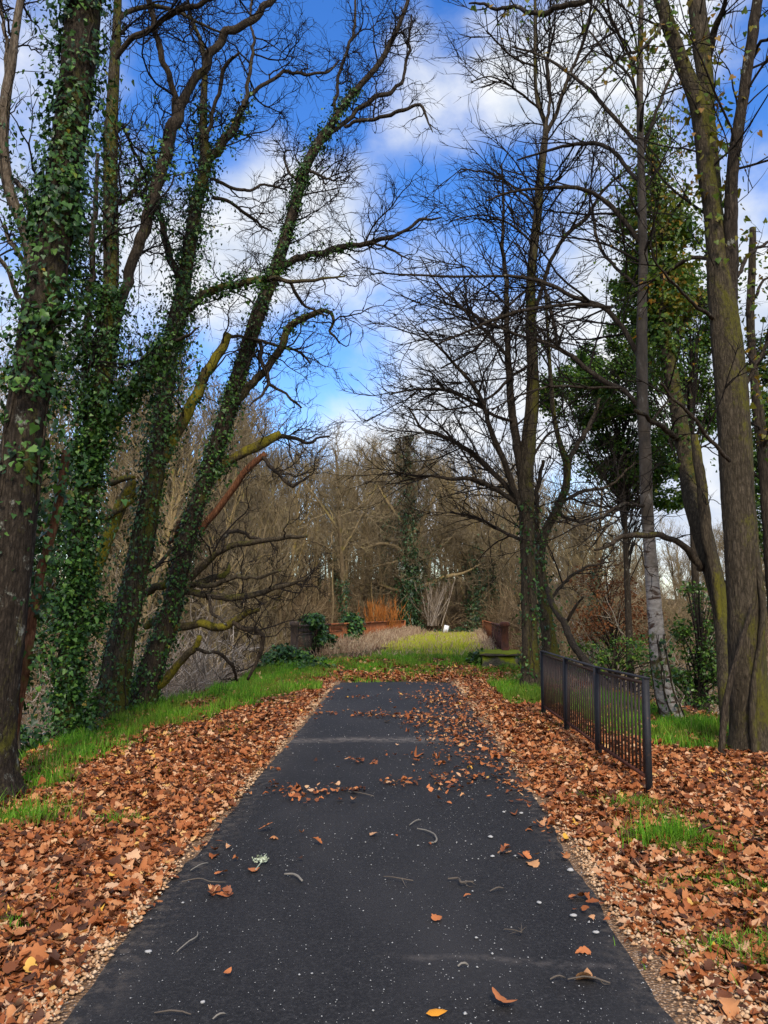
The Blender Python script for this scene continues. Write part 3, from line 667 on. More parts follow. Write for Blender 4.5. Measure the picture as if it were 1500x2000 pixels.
# the leaning oak
_, mk = build_tree('leaning_oak', 'ivy-sleeved oak leaning right over the grass towards the path, with low mossy limbs', 12.0,
    [(258, 1440, 36), (285, 1340, 29), (310, 1265, 24), (335, 1190, 21), (352, 1110, 19), (368, 1040, 18), (385, 985, 17), (410, 910, 17), (435, 835, 17), (458, 760, 17), (480, 690, 16), (500, 625, 16), (525, 560, 15), (548, 495, 14), (565, 440, 13), (580, 385, 12), (600, 320, 11), (625, 275, 11), (650, 240, 8), (675, 200, 7), (705, 165, 7), (740, 125, 6), (765, 80, 5.5), (785, 35, 5), (802, -15, 4), (815, -70, 3)],
    [([(625, 280, 8), (645, 260, 7), (672, 240, 6), (700, 212, 6), (735, 190, 6), (770, 175, 5), (785, 160, 4), (793, 120, 4), (800, 70, 3), (803, 30, 2)], dict(dy=.4)),
     ([(672, 248, 4), (705, 236, 5), (745, 230, 5), (785, 217, 5), (818, 208, 4), (832, 225, 3), (845, 258, 1.5)], dict(dy=-.4)),
     [(655, 225, 4), (660, 165, 4), (675, 110, 4), (692, 50, 4), (694, 0, 3), (700, -50, 3)],
     ([(538, 530, 9), (575, 505, 9), (610, 494, 8), (650, 486, 8), (690, 478, 7), (730, 474, 6), (755, 465, 5), (790, 450, 4), (815, 435, 4), (862, 425, 2)], dict(dy=-.5)),
     ([(728, 474, 3), (770, 490, 3), (802, 507, 1.5)], dict(y0=-.4, dy=-.2)),
     ([(462, 785, 10), (495, 745, 10), (525, 715, 9), (545, 685, 9), (560, 650, 9), (585, 625, 8), (610, 612, 7), (640, 608, 5), (652, 625, 4), (645, 650, 3), (662, 670, 2)], dict(dy=-.4, m='bark_moss')),
     [(505, 665, 5), (512, 700, 5), (522, 740, 5), (525, 755, 4), (505, 780, 3), (490, 795, 2)],
     [(525, 750, 4), (555, 765, 3), (575, 785, 3), (590, 795, 2)],
     ([(403, 937, 9), (440, 905, 9), (475, 885, 11), (510, 868, 12), (535, 853, 10), (548, 846, 8)], dict(m='moss_limb', dy=.2, kink=.3)),
     ([(528, 862, 6), (560, 852, 5), (585, 858, 4), (608, 866, 3.5), (616, 857, 3), (642, 852, 2)], dict(y0=.2)),
     ([(392, 1035, 8), (440, 975, 8), (465, 940, 8), (495, 905, 8), (518, 886, 7)], dict(m='red_wood', dy=-.2, kink=.22, bare=1)),
     ([(513, 893, 5), (530, 910, 5), (545, 930, 4), (565, 948, 4), (602, 933, 2)], dict(y0=-.2)),
     ([(372, 1130, 8), (405, 1098, 8), (430, 1076, 7), (470, 1062, 7), (520, 1055, 6), (560, 1050, 5), (598, 1047, 3)], dict(m='bark_moss', dy=-.6, kink=.4)),
     ([(432, 1078, 4), (440, 1050, 4), (457, 1038, 5), (478, 1040, 4), (510, 1058, 3)], dict(y0=-.2, bare=1)),
     ([(360, 1155, 8), (400, 1160, 8), (440, 1167, 8), (490, 1162, 7), (530, 1150, 6), (575, 1138, 4), (592, 1130, 2)], dict(m='bark_moss', dy=-.8, kink=.4)),
     ([(372, 1147, 6), (410, 1130, 7), (442, 1120, 6), (447, 1100, 3)], dict(m='bark_moss', dy=.5, bare=1)),
     ([(370, 1142, 5), (420, 1142, 6), (460, 1128, 5), (510, 1125, 4), (548, 1116, 3)], dict(m='bark_moss', dy=-1.0, bare=1)),
     ([(338, 1228, 10), (372, 1222, 9), (390, 1218, 9), (430, 1228, 9), (455, 1215, 8), (480, 1200, 7), (505, 1192, 5)], dict(m='moss_limb', dy=-.5, bare=1, kink=.4)),
     ([(453, 1217, 5), (485, 1230, 6), (516, 1235, 5), (512, 1265, 5), (500, 1295, 4), (485, 1328, 3)], dict(y0=-.4, m='bark_oak', kink=.9)),
     ([(408, 1165, 4), (412, 1195, 4), (442, 1217, 3)], dict(y0=-.3, bare=1)),
     ([(308, 1342, 9), (335, 1318, 9), (345, 1300, 8), (365, 1278, 8), (385, 1263, 7), (392, 1243, 5)], dict(m='moss_limb', dy=-.4, bare=1, kink=.4)),
     ([(383, 1268, 4), (420, 1275, 4), (455, 1300, 4), (462, 1328, 3)], dict(y0=-.4)),
     ([(365, 1100, 8), (330, 1137, 9), (305, 1147, 9), (288, 1157, 8)], dict(m='moss_limb', dy=.6, bare=1)),
     ([(345, 1190, 8), (312, 1210, 10), (296, 1217, 10), (282, 1221, 9)], dict(m='moss_limb', dy=.5, bare=1)),
     ([(395, 970, 7), (360, 1010, 7), (330, 1060, 5)], dict(m='red_wood', dy=.6, bare=1)),
     [(590, 365, 4), (560, 330, 3), (555, 300, 2)], [(600, 330, 4), (640, 350, 3), (665, 345, 2)]],
    M['bark_oak'], M['bark_dark'], oak_twigs(1.15),
    [dict(m='ivy', clump=.5, on=[(0, 4300, (.03, .42), .05, (.034, .06)), (0, 3000, (.40, .70), .045, (.034, .055)), (0, 1000, (.68, .82), .05, (.035, .06)), (4, 350, (0, .5), .05, (.035, .06)), (6, 280, (.3, .8), .05, (.035, .06)), (9, 200, (0, .4), .1, (.04, .07))])])

# broken mossy trunk behind, left
r = thing('mossy_tree', 'broken trunk covered in yellow moss slanting up behind the ivy curtain on the left', 'broken tree', at(150, 1240, 12.8))
s = limb([(135, 1330, 16), (160, 1200, 15), (185, 1110, 15), (207, 1055, 14), (227, 1008, 13), (246, 965, 12), (258, 938, 10)], 12.8, 13.0, step=.06, kink=.2)
g = Geo(); tubes(g, s[:, :3], s[:, 3], 12, .06, close=True); g.build('trunk', M['moss_limb'], r)
for pts in ([(240, 990, 6), (270, 955, 5), (300, 940, 4), (325, 925, 3)], [(215, 945, 6), (240, 935, 6), (262, 932, 4)], [(195, 1020, 5), (250, 985, 5), (290, 955, 4), (330, 925, 3)]):
    s = limb(pts, 12.8, 12.4, step=.06, kink=.2); g = Geo(); tubes(g, s[:, :3], s[:, 3], 8, .05, close=True); g.build('limb', M['moss_limb'], r)

# right of the path: tall grey tree with the fine spread of twigs
_, mk = build_tree('bare_tree', 'tall straight bare tree right of the path end, fine twigs spreading to its left', 15.2,
    [(1037, 1352, 20), (1036, 1280, 18), (1034, 1200, 16), (1032, 1120, 15), (1030, 1050, 15), (1028, 980, 16), (1027, 920, 17), (1034, 850, 14), (1040, 780, 13), (1040, 700, 12), (1037, 620, 11), (1037, 550, 10), (1043, 480, 10), (1050, 420, 10), (1055, 350, 9), (1062, 290, 8), (1066, 250, 6), (1050, 200, 4.5), (1045, 130, 4), (1045, 60, 4), (1045, 0, 3), (1047, -80, 2)],
    [[(1063, 270, 5), (1085, 225, 5), (1100, 180, 5), (1115, 140, 4), (1135, 95, 4), (1150, 40, 3), (1158, -20, 3)],
     [(1064, 262, 4), (1074, 190, 4), (1070, 120, 3), (1085, 50, 2)],
     ([(1022, 945, 11), (1010, 870, 10), (1000, 800, 9), (995, 730, 8), (990, 660, 7), (990, 590, 6), (988, 540, 6), (982, 490, 5), (983, 430, 4), (983, 380, 3), (980, 320, 2)], dict(dy=.4)),
     [(1024, 1010, 7), (1005, 960, 7), (985, 900, 7), (970, 870, 7), (955, 830, 6), (945, 790, 5), (925, 755, 5), (890, 715, 4), (860, 680, 3), (820, 640, 2)],
     [(1022, 1000, 6), (985, 945, 6), (960, 920, 6), (935, 895, 6), (900, 870, 5), (860, 850, 5), (830, 840, 4), (800, 800, 2)],
     [(1020, 990, 5), (960, 950, 5), (920, 935, 5), (880, 935, 4), (830, 930, 3), (780, 942, 2)],
     [(1002, 822, 4), (975, 815, 4), (930, 790, 4), (880, 765, 4), (820, 760, 3), (760, 770, 2)],
     [(991, 640, 3), (960, 640, 3), (920, 610, 3), (860, 590, 2)],
     [(993, 700, 4), (960, 660, 4), (930, 630, 4), (890, 590, 3), (850, 550, 2), (820, 500, 1.5)],
     [(1040, 710, 4), (1000, 735, 4), (950, 780, 3), (880, 800, 2), (800, 800, 1.5)],
     [(1036, 560, 3), (990, 600, 3), (930, 680, 2.5), (860, 720, 2)],
     ([(1040, 620, 5), (1060, 560, 5), (1080, 500, 5), (1110, 455, 5), (1150, 420, 5), (1165, 390, 4), (1200, 350, 3), (1240, 320, 2)], dict(dy=-.8)),
     [(1062, 558, 4), (1075, 600, 4), (1085, 650, 4), (1090, 675, 4), (1100, 635, 2)],
     [(1050, 400, 4), (1010, 370, 3), (960, 340, 2.5), (900, 330, 2)], [(1045, 480, 3), (1000, 440, 3), (940, 420, 2), (890, 430, 1.5)],
     [(1050, 210, 3), (1000, 170, 3), (960, 150, 2), (920, 160, 1.5)], [(1046, 130, 3), (1000, 110, 2.5), (950, 60, 2)],
     [(1036, 900, 4), (1070, 850, 3), (1110, 830, 2)], [(1030, 1060, 4), (985, 1040, 3.5), (930, 1010, 2.5), (880, 1000, 2)]],
    M['bark_moss'], M['bark_dark'], fine_twigs(.95, .0040), [dict(m='ivy', on=[(0, 500, (.02, .25), .05, (.05, .08)), (0, 160, (.4, .55), .12, (.05, .08))])], group=None, kink=.3)

build_tree('bare_tree', 'crooked mossy tree just behind the tall straight bare tree at the path end, right', 17.5,
    [(1080, 1310, 18), (1070, 1230, 15), (1062, 1160, 13), (1054, 1090, 12), (1062, 1045, 10), (1085, 1000, 9), (1105, 950, 8), (1107, 910, 8), (1095, 870, 6), (1083, 820, 5), (1077, 760, 5), (1072, 690, 4), (1068, 620, 3), (1063, 540, 2)],
    [[(1108, 920, 7), (1120, 880, 6), (1140, 850, 6), (1155, 825, 5), (1170, 780, 3)], [(1054, 1095, 8), (1050, 1040, 7), (1048, 980, 6), (1060, 900, 4)],
     [(1066, 1180, 4), (1100, 1140, 4), (1140, 1110, 3), (1190, 1100, 2)], [(1095, 980, 4), (1140, 960, 4), (1190, 950, 3), (1240, 900, 2)], [(1085, 1000, 4), (1130, 1020, 4), (1180, 1010, 3), (1230, 980, 2)]],
    M['bark_moss'], M['bark_oak'], fine_twigs(.8, .0045), [dict(m='ivy', on=[(0, 500, (.02, .3), .08, (.05, .08)), (0, 350, (.3, .6), .05, (.05, .07))])])

r = thing('fallen_branch', 'long bare branch leaning diagonally behind the metal bar fence', 'fallen branch', at(1215, 1400, 13.2))
s = limb([(1232, 1440, 8), (1215, 1400, 8), (1180, 1340, 7.5), (1145, 1295, 7.5), (1120, 1260, 7), (1100, 1215, 6.5), (1080, 1182, 6), (1070, 1150, 5)], 13.0, 16.6, step=.06, kink=.4)
g = Geo(); tubes(g, s[:, :3], s[:, 3], 9, .05, close=True); g.build('stem', M['bark_oak'], r)
s = limb([(1102, 1222, 4), (1120, 1190, 3), (1140, 1165, 2)], 16.0, 15.6, step=.06); g = Geo(); tubes(g, s[:, :3], s[:, 3], 6, close=True); g.build('twig', M['bark_oak'], r)

# the birch
_, mk = build_tree('birch_tree', 'birch with a white lower trunk standing behind the near end of the metal bar fence', 11.3,
    [(1320, 1420, 21), (1299, 1350, 20), (1288, 1290, 18), (1281, 1220, 16), (1275, 1150, 15), (1268, 1060, 13), (1263, 980, 13), (1260, 880, 13), (1256, 800, 12), (1254, 700, 12), (1254, 600, 11), (1256, 520, 10), (1254, 420, 10), (1252, 330, 8), (1250, 230, 8), (1250, 130, 7), (1252, 30, 6), (1250, -80, 5), (1250, -200, 4)],
    [[(1254, 480, 6), (1225, 440, 6), (1195, 405, 6), (1165, 380, 5), (1115, 365, 5), (1060, 368, 4), (1000, 375, 3), (950, 392, 2)],
     [(1254, 360, 5), (1225, 330, 5), (1195, 295, 5), (1165, 280, 5), (1110, 284, 4), (1060, 298, 3), (1010, 312, 2)],
     [(1252, 290, 5), (1200, 230, 5), (1165, 190, 5), (1120, 150, 4), (1060, 110, 3), (1000, 90, 2)],
     ([(1255, 710, 6), (1215, 640, 6), (1185, 605, 6), (1150, 590, 6), (1110, 575, 5), (1060, 550, 5), (1000, 540, 4), (920, 540, 3), (840, 538, 3), (750, 534, 2)], dict(dy=.8)),
     [(1195, 600, 4), (1140, 595, 4), (1060, 600, 4), (990, 615, 4), (930, 640, 3), (860, 670, 2)],
     ([(1256, 800, 6), (1215, 760, 6), (1180, 745, 6), (1140, 715, 6), (1090, 680, 5), (1050, 665, 4), (1000, 650, 3), (940, 620, 2)], dict(dy=.8)),
     [(1215, 757, 3), (1150, 758, 3), (1080, 755, 3), (1020, 770, 2), (960, 800, 1.5)],
     [(1255, 570, 4), (1200, 520, 4), (1170, 480, 4), (1160, 430, 4), (1155, 405, 3)],
     [(1252, 310, 5), (1275, 240, 4), (1300, 170, 4), (1318, 135, 3)],
     [(1262, 990, 4), (1220, 985, 4), (1170, 1010, 3), (1120, 1030, 2)], [(1258, 850, 4), (1290, 800, 3), (1330, 760, 2)],
     [(1250, 150, 4), (1215, 80, 4), (1190, 20, 3), (1180, -40, 2)], [(1252, 220, 4), (1230, 150, 3), (1180, 100, 3), (1150, 60, 2)]],
    M['birch'], M['bark_dark'], fine_twigs(.75, .0035), [dict(m='ivy', on=[(0, 150, (.04, .12), .08, (.05, .08))])], flare=.35, depth=1.6, kink=.3)

# ivy-mantled dark tree behind
_, mk = build_tree('ivy_tree', 'dark mossy trunk between birch and thick forked trunk, its top mantled in yellow-green ivy', 10.2,
    [(1434, 1445, 21), (1418, 1330, 17), (1415, 1250, 17), (1405, 1170, 18), (1385, 1090, 20), (1365, 1020, 21), (1350, 960, 20), (1342, 900, 19), (1330, 840, 18), (1318, 770, 16), (1305, 700, 15), (1295, 620, 13), (1290, 540, 12), (1285, 460, 10), (1280, 380, 8), (1275, 300, 6), (1272, 230, 4)],
    [([(1368, 1112, 9), (1345, 1080, 8), (1325, 1060, 7), (1295, 1050, 7), (1250, 1045, 7), (1215, 1048, 6), (1180, 1070, 4), (1160, 1075, 3)], dict(dy=-.9, y0=.7)),
     ([(1408, 1235, 5), (1399, 1150, 10), (1380, 1050, 14), (1372, 960, 13), (1362, 890, 12), (1356, 850, 9)], dict(m='bark_mossy', dy=.3, y0=.4, name='mossy_stub', kink=.2)),
     ([(1300, 680, 6), (1330, 640, 5), (1360, 590, 4), (1375, 560, 3)], dict(y0=1.9)), ([(1330, 860, 7), (1290, 830, 6), (1240, 800, 4)], dict(y0=1.4)), ([(1285, 470, 5), (1320, 410, 4), (1345, 360, 3)], dict(y0=2.4))],
    M['bark_moss'], M['bark_oak'], oak_twigs(.6),
    [dict(m='vine', name='yellowing_ivy', tpl=IVY, clump=.9, on=[(0, 1900, (.60, 1), .34, (.05, .09)), (5, 240, (0, 1), .2, (.05, .09)), (3, 160, (0, 1), .2, (.05, .09))], cloud=[(at(1282, 480, 12.6), (.42, .4, 1.3), 800, (.05, .09)), (at(1330, 560, 12.2), (.35, .3, .6), 260, (.05, .09))]),
     dict(m='ivy_light', tpl=IVY, clump=.8, on=[(0, 4600, (.54, 1), .32, (.05, .085)), (0, 400, (.35, .6), .15, (.05, .08))],
          cloud=[(at(1262, 570, 12.6), (.42, .4, .9), 2500, (.05, .08)), (at(1238, 440, 12.8), (.28, .3, .9), 1300, (.05, .08)), (at(1335, 500, 12.6), (.30, .3, .9), 1300, (.05, .08))])], Ytop=13.2)

# the great forked trunk on the right
_, mk = build_tree('forked_tree', 'thick grey-barked trunk on the right splitting into three mossy stems high up', 8.9,
    [(1476, 1490, 52), (1468, 1420, 43), (1461, 1340, 39), (1457, 1250, 37), (1453, 1150, 36), (1447, 1050, 35), (1441, 950, 34), (1435, 850, 34), (1428, 750, 33), (1420, 680, 32), (1412, 600, 29), (1406, 540, 27), (1399, 480, 22), (1392, 420, 19), (1380, 340, 19), (1370, 250, 18), (1355, 180, 18), (1335, 130, 17), (1310, 60, 16), (1290, 0, 15), (1268, -80, 13), (1250, -180, 10)],
    [([(1405, 520, 18), (1401, 440, 17), (1394, 350, 17), (1386, 250, 18), (1376, 150, 20), (1366, 60, 21), (1356, -40, 18), (1348, -160, 14)], dict(dy=.6, kink=.15, m='bark_moss')),
     ([(1424, 640, 20), (1425, 540, 18), (1427, 440, 16), (1430, 340, 15), (1442, 250, 15), (1455, 170, 14), (1466, 90, 14), (1478, 10, 13), (1490, -80, 12), (1500, -200, 9)], dict(dy=-.5, kink=.15)),
     ([(1378, 140, 8), (1395, 60, 8), (1412, 15, 6), (1428, -30, 5)], dict(y0=.5)),
     ([(1262, -80, 9), (1180, -25, 8), (1120, 8, 8), (1080, 18, 7), (1040, 27, 6), (1010, 15, 5), (960, 10, 4), (915, 5, 2)], dict(dy=1.5)),
     [(1445, 770, 5), (1475, 720, 5), (1500, 650, 4), (1520, 560, 3)], [(1400, 630, 5), (1350, 590, 4), (1300, 540, 3), (1268, 480, 2)],
     [(1388, 505, 5), (1330, 515, 5), (1280, 545, 4), (1240, 560, 2)], [(1440, 540, 5), (1470, 490, 4), (1510, 470, 3)],
     ([(1425, 900, 5), (1380, 850, 5), (1330, 790, 4), (1290, 750, 3)], dict(y0=-.3, dy=-.6)), [(1460, 130, 5), (1490, 80, 4), (1520, 60, 3)],
     [(1300, 40, 5), (1260, 90, 4), (1215, 110, 3), (1160, 160, 2)],
     ([(1475, 1470, 9), (1470, 1380, 8), (1490, 1200, 8), (1482, 1120, 7), (1470, 1080, 5)], dict(m='bark_moss', y0=-.30, dy=.2, bare=1, kink=.15, name='mossy_ridge')),
     ([(1408, 1470, 8), (1420, 1360, 7), (1440, 1280, 6), (1470, 1180, 5)], dict(m='bark_oak', y0=-.40, dy=.1, bare=1, kink=.05, name='climbing_stem'))],
    M['bark_moss'], M['bark_dark'], fine_twigs(.6, .0028, .9),
    [dict(m='vine', name='vine_leaves', clump=.6, on=[(0, 330, (.55, 1), .16, (.06, .10)), (1, 260, (.2, 1), .22, (.06, .10)), (4, 90, (0, 1), .2, (.06, .10)), (2, 90, (.3, 1), .3, (.06, .09)), (5, 60, (0, .5), .2, (.05, .09)), (7, 110, (0, 1), .2, (.05, .09)), (11, 120, (0, 1), .2, (.05, .09))])], flare=.25, S=40)

build_tree('broken_tree', 'thin reddish trunk snapped off at its top, at the right edge of the photo', 10.5,
    [(1530, 1400, 17), (1515, 1200, 15), (1503, 1050, 13), (1493, 920, 12), (1481, 800, 12), (1472, 720, 9), (1465, 620, 9), (1469, 520, 8), (1470, 445, 7)],
    [[(1466, 600, 4), (1490, 550, 3), (1520, 530, 2)], [(1490, 880, 4), (1510, 820, 4), (1540, 760, 3)]], M['bark_oak'], M['bark_oak'], oak_twigs(.6),
    [dict(m='vine', clump=.4, on=[(0, 220, (.6, 1), .25, (.05, .09)), (1, 60, (0, 1), .15, (.05, .09)), (2, 60, (0, 1), .15, (.05, .09))])], broken=True)

# evergreens beyond
def evergreen(name, label, px, py, Y, balls, m, size, cat='tree', tpl=DIA, trunk_r=.10):
    c = at(px, py, Y); b = np.array([c[0], Y, float(gz(c[0], Y))])
    root = thing(name, label, cat, b)
    g, gw = Geo(), Geo()
    top = None
    tr = np.array([[*b, trunk_r], [*(b * .5 + c * .5 + rng.normal(0, .1, 3)), trunk_r * .8], [*c, trunk_r * .4]]); s = spline(tr, step=.2); tubes(gw, s[:, :3], s[:, 3], 8, .05)
    gt = Geo()
    for bx, by, rw, rh, n in balls:
        cc = at(bx, by, Y + rng.uniform(-.8, .8)); k = Y / FPX
        ends = leaf_cloud(g, cc, (rw * k, rw * k * .9, rh * k), n, size, tpl, .3, 26)
        for e in ends[::2]:
            k0 = s[int(np.clip((e[2] - b[2]) / max(c[2] - b[2], .1) * rng.uniform(.6, .9), .15, 1) * (len(s) - 1))]
            q = spline(np.array([[*k0[:3], .014], [*(k0[:3] * .45 + e * .55 + np.array([0, 0, .1])), .010], [*e, .004]]), n=7); tubes(gt, q[:, :3], q[:, 3], 4)
    gw.build('trunk', M['bark_dark'], root); gt.build('branches', M['bark_twig'], root); g.build('crown', M[m], root)
evergreen('holly_tree', 'dark green evergreen tree spreading behind the birch trunk', 1215, 860, 20,
    [(1165, 790, 60, 60, 4200), (1225, 770, 70, 70, 5200), (1200, 890, 78, 65, 5600), (1265, 880, 70, 80, 5000), (1140, 745, 55, 42, 2400), (1085, 770, 34, 65, 1900), (1240, 950, 50, 45, 2600), (1305, 950, 45, 50, 2400), (1150, 700, 38, 30, 1200), (1260, 690, 60, 65, 3200)], 'holly', (.07, .12))
evergreen('holly_tree', 'dark evergreen crown seen between the yellow-green ivy top and the thick forked trunk', 1350, 680, 17,
    [(1350, 560, 45, 50, 2200), (1370, 640, 50, 55, 3000), (1345, 720, 50, 50, 2800), (1380, 790, 40, 60, 2000), (1215, 660, 35, 40, 1300), (1220, 580, 35, 40, 1400), (1300, 610, 40, 50, 1500)], 'holly', (.06, .10))
evergreen('holly_tree', 'bright green evergreen at the right edge of the photo behind the snapped trunk', 1500, 780, 16,
    [(1500, 700, 42, 55, 2200), (1515, 800, 50, 60, 2400), (1490, 880, 32, 50, 1300), (1520, 1010, 55, 80, 2600), (1490, 960, 25, 40, 700)], 'laurel', (.06, .10))
evergreen('laurel_bush', 'leafy green bush on the slope between the birch and the thick forked trunk', 1370, 1300, 14.5,
    [(1380, 1180, 40, 30, 500), (1350, 1240, 45, 40, 700), (1400, 1290, 40, 50, 900), (1365, 1350, 50, 45, 900), (1335, 1310, 40, 40, 600), (1420, 1230, 30, 60, 600), (1350, 1150, 25, 15, 160)], 'laurel', (.05, .09), 'bush', DIA, .05)
evergreen('copper_bush', 'rust-leaved beech sapling in the hollow behind the metal bar fence', 1190, 1190, 22,
    [(1180, 1130, 60, 40, 900), (1200, 1190, 70, 50, 1300), (1150, 1220, 50, 40, 800), (1220, 1240, 50, 40, 800)], 'copper', (.05, .10), 'sapling', DIA, .05)
evergreen('holly_bush', 'dark evergreen bush low in the hollow behind the metal bar fence', 1200, 1270, 19,
    [(1150, 1285, 45, 36, 600), (1220, 1275, 50, 38, 700), (1290, 1310, 36, 50, 600)], 'holly', (.06, .10), 'bush', DIA, .05)

# ------------------------------------------------------------------ bridge
A0, A1 = np.array([-.08, 19.6]), np.array([2.85, 52.0])
AX = (A1 - A0) / np.linalg.norm(A1 - A0); AN = np.array([AX[1], -AX[0]]); BL = float(np.linalg.norm(A1 - A0)); HWB = 2.66
def dz(s): return .24 - .50 * np.clip(np.asarray(s) / BL, 0, 1)
def bp(s, u, z=0.0):
    p = A0 + AX * s + AN * u; return np.array([p[0], p[1], float(dz(s)) + z])
def box_between(g, a, b, w, h, up=(0, 0, 1)):
    a, b = np.asarray(a, float), np.asarray(b, float); t = nrm(b - a); up = np.asarray(up, float)
    sd = nrm(np.cross(t, up)); u = np.cross(sd, t)
    c = [p + sd * sx * w / 2 + u * sz * h / 2 for p in (a, b) for sx, sz in ((-1, -1), (1, -1), (1, 1), (-1, 1))]
    g.add(c, [(0, 1, 2, 3), (7, 6, 5, 4), (0, 4, 5, 1), (1, 5, 6, 2), (2, 6, 7, 3), (3, 7, 4, 0)])
r = thing('bridge', 'old overgrown bridge carrying the grassy track on beyond the asphalt', 'bridge', bp(0, 0))
g = Geo(); n = 60; s = np.linspace(-.4, BL + .6, n); u = np.linspace(-HWB - .25, HWB + .25, 16)
X = np.array([[bp(a, b, .03 * math.sin(a * 1.3 + b) + .03 * math.sin(b * 2.1 - a * .4) - .02) for b in u] for a in s])
idx = np.arange(n * 16).reshape(n, 16); g.add(X.reshape(-1, 3), np.stack([idx[:-1, :-1], idx[:-1, 1:], idx[1:, 1:], idx[1:, :-1]], -1).reshape(-1, 4))
g.build('deck', M['soil'], r)
for uu in (-HWB - .1, HWB + .1):
    g = Geo(); box_between(g, bp(-.3, uu, -.42), bp(BL + .3, uu, -.42), .22, .7); g.build('girder', M['rust_dark'], r)
for ss in (BL * .33, BL * .66):
    g = Geo(); p = bp(ss, 0, -.75); zb = float(gz(p[0], p[1])) - .6
    box_between(g, [p[0], p[1], zb], p, 4.6, 1.3, up=(AX[0], AX[1], 0)); g.build('pier', M['stone'], r)

def railing(side, label, bay, m_post, mats, H):
    root = thing('bridge_railing', label, 'railing', bp(0, side * HWB))
    nb = int(round((BL) / bay)); st = BL / nb
    for k in range(nb + 1):
        g = Geo(); a = bp(k * st, side * HWB); wdt = .21 if k in (0, nb) else .05
        b = a + np.array([0, 0, H + (.07 if k == 0 else 0)])
        if k == 0:
            q = np.array([[*a, .12], [*(a + [0, 0, .10]), .12], [*(a + [0, 0, .12]), .095], [*(b - [0, 0, .10]), .09], [*(b - [0, 0, .08]), .125], [*b, .125], [*(b + [0, 0, .02]), .08]])
            tubes(g, q[:, :3], q[:, 3], 12, close=True)
        else: box_between(g, a, b, wdt, wdt, (1, 0, 0))
        g.build('end_post' if k == 0 else 'post', m_post if k < 2 else mats(k / nb), root)
    for k in range(nb):
        m = mats((k + .5) / nb); s0, s1 = k * st + .05, (k + 1) * st - .05
        g = Geo(); box_between(g, bp(s0 - .05, side * HWB, H - .03), bp(s1 + .05, side * HWB, H - .03), .10, .05); g.build('top_rail', m, root)
        g = Geo()
        box_between(g, bp(s0, side * HWB, .12), bp(s1, side * HWB, .12), .05, .05)
        if k < 3: box_between(g, bp(s0, side * HWB, H * .70), bp(s1, side * HWB, H * .70), .03, .035)
        nbar = max(3, int((s1 - s0) / (.165 if side < 0 else .135)))
        for j in range(nbar):
            sj = s0 + (j + .5) * (s1 - s0) / nbar
            box_between(g, bp(sj, side * HWB, .145), bp(sj, side * HWB, H * .70 - .02 if k < 3 else H - .055), .021, .021, (1, 0, 0))
            if j < nbar - 1 and k < 3:                                   # pointed arches under the handrail
                sm, s2 = sj + .5 * (s1 - s0) / nbar, sj + (s1 - s0) / nbar
                box_between(g, bp(sj, side * HWB, H * .70 + .02), bp(sm, side * HWB, H - .065), .02, .02, (0, 1, 0.1))
                box_between(g, bp(s2, side * HWB, H * .70 + .02), bp(sm, side * HWB, H - .065), .02, .02, (0, 1, 0.1))
        if side > 0 and k >= 1:                               # the farther bays are backed by a rusted sheet
            box_between(g, bp(s0, side * (HWB + .035), H * .40), bp(s1, side * (HWB + .035), H * .40), .012, H * .60)
        g.build('railing_panel', m, root)
    return root
railing(-1, 'rusty iron bridge railing on the left, ivy climbing over its dark near bays', 2.5, M['iron'], lambda f: M['iron'] if f < .09 else (M['rust_dark'] if f < .14 else M['rust']), .86)
railing(1, 'dark red rusty iron bridge railing on the right, rising from a mossy stone block', 2.5, M['rust_dark'], lambda f: M['rust_dark'] if f < .35 else M['rust'], .86)

# mossy stone block at the near end of the right railing
g = Geo()
c0 = np.array([2.36, 18.95]); N1, N2 = 14, 10
def rough_box(g, cx, cy, z0, z1, hx, hy, rot, amp=.025, n=9):
    for ax in range(3):
        for sg in (-1, 1):
            a, b = np.meshgrid(np.linspace(-1, 1, n), np.linspace(-1, 1, n), indexing='ij')
            q = np.zeros((n, n, 3)); q[..., ax] = sg; q[..., (ax + 1) % 3] = a; q[..., (ax + 2) % 3] = b
            L = np.sqrt((np.abs(q) ** 10).sum(-1, keepdims=True) ** .2) if False else (np.abs(q) ** 9).sum(-1, keepdims=True) ** (1 / 9)
            q = q / L
            P = q * np.array([hx, hy, (z1 - z0) / 2])
            w = np.sin(P[..., 0] * 9 + P[..., 2] * 13) * np.sin(P[..., 1] * 11 + 1) + .6 * np.sin(P[..., 2] * 25 + P[..., 0] * 17)
            P = P + q * amp * w[..., None]
            x = P[..., 0] * math.cos(rot) - P[..., 1] * math.sin(rot); y = P[..., 0] * math.sin(rot) + P[..., 1] * math.cos(rot)
            V = np.stack([x + cx, y + cy, P[..., 2] + (z0 + z1) / 2], -1); ix = np.arange(n * n).reshape(n, n)
            f = np.stack([ix[:-1, :-1], ix[1:, :-1], ix[1:, 1:], ix[:-1, 1:]], -1).reshape(-1, 4)
            g.add(V.reshape(-1, 3), f if sg > 0 else f[:, ::-1])
r = thing('stone_block', 'mossy stone block at the foot of the right bridge railing', 'stone block', (c0[0], c0[1], 0))
g = Geo(); rough_box(g, c0[0], c0[1], -.3, .42, .44, .75, -.09); g.build('base', M['stone'], r)
g = Geo(); rough_box(g, c0[0] + .01, c0[1], .425, .50, .49, .80, -.09, .01); g.build('cap', M['stone'], r)

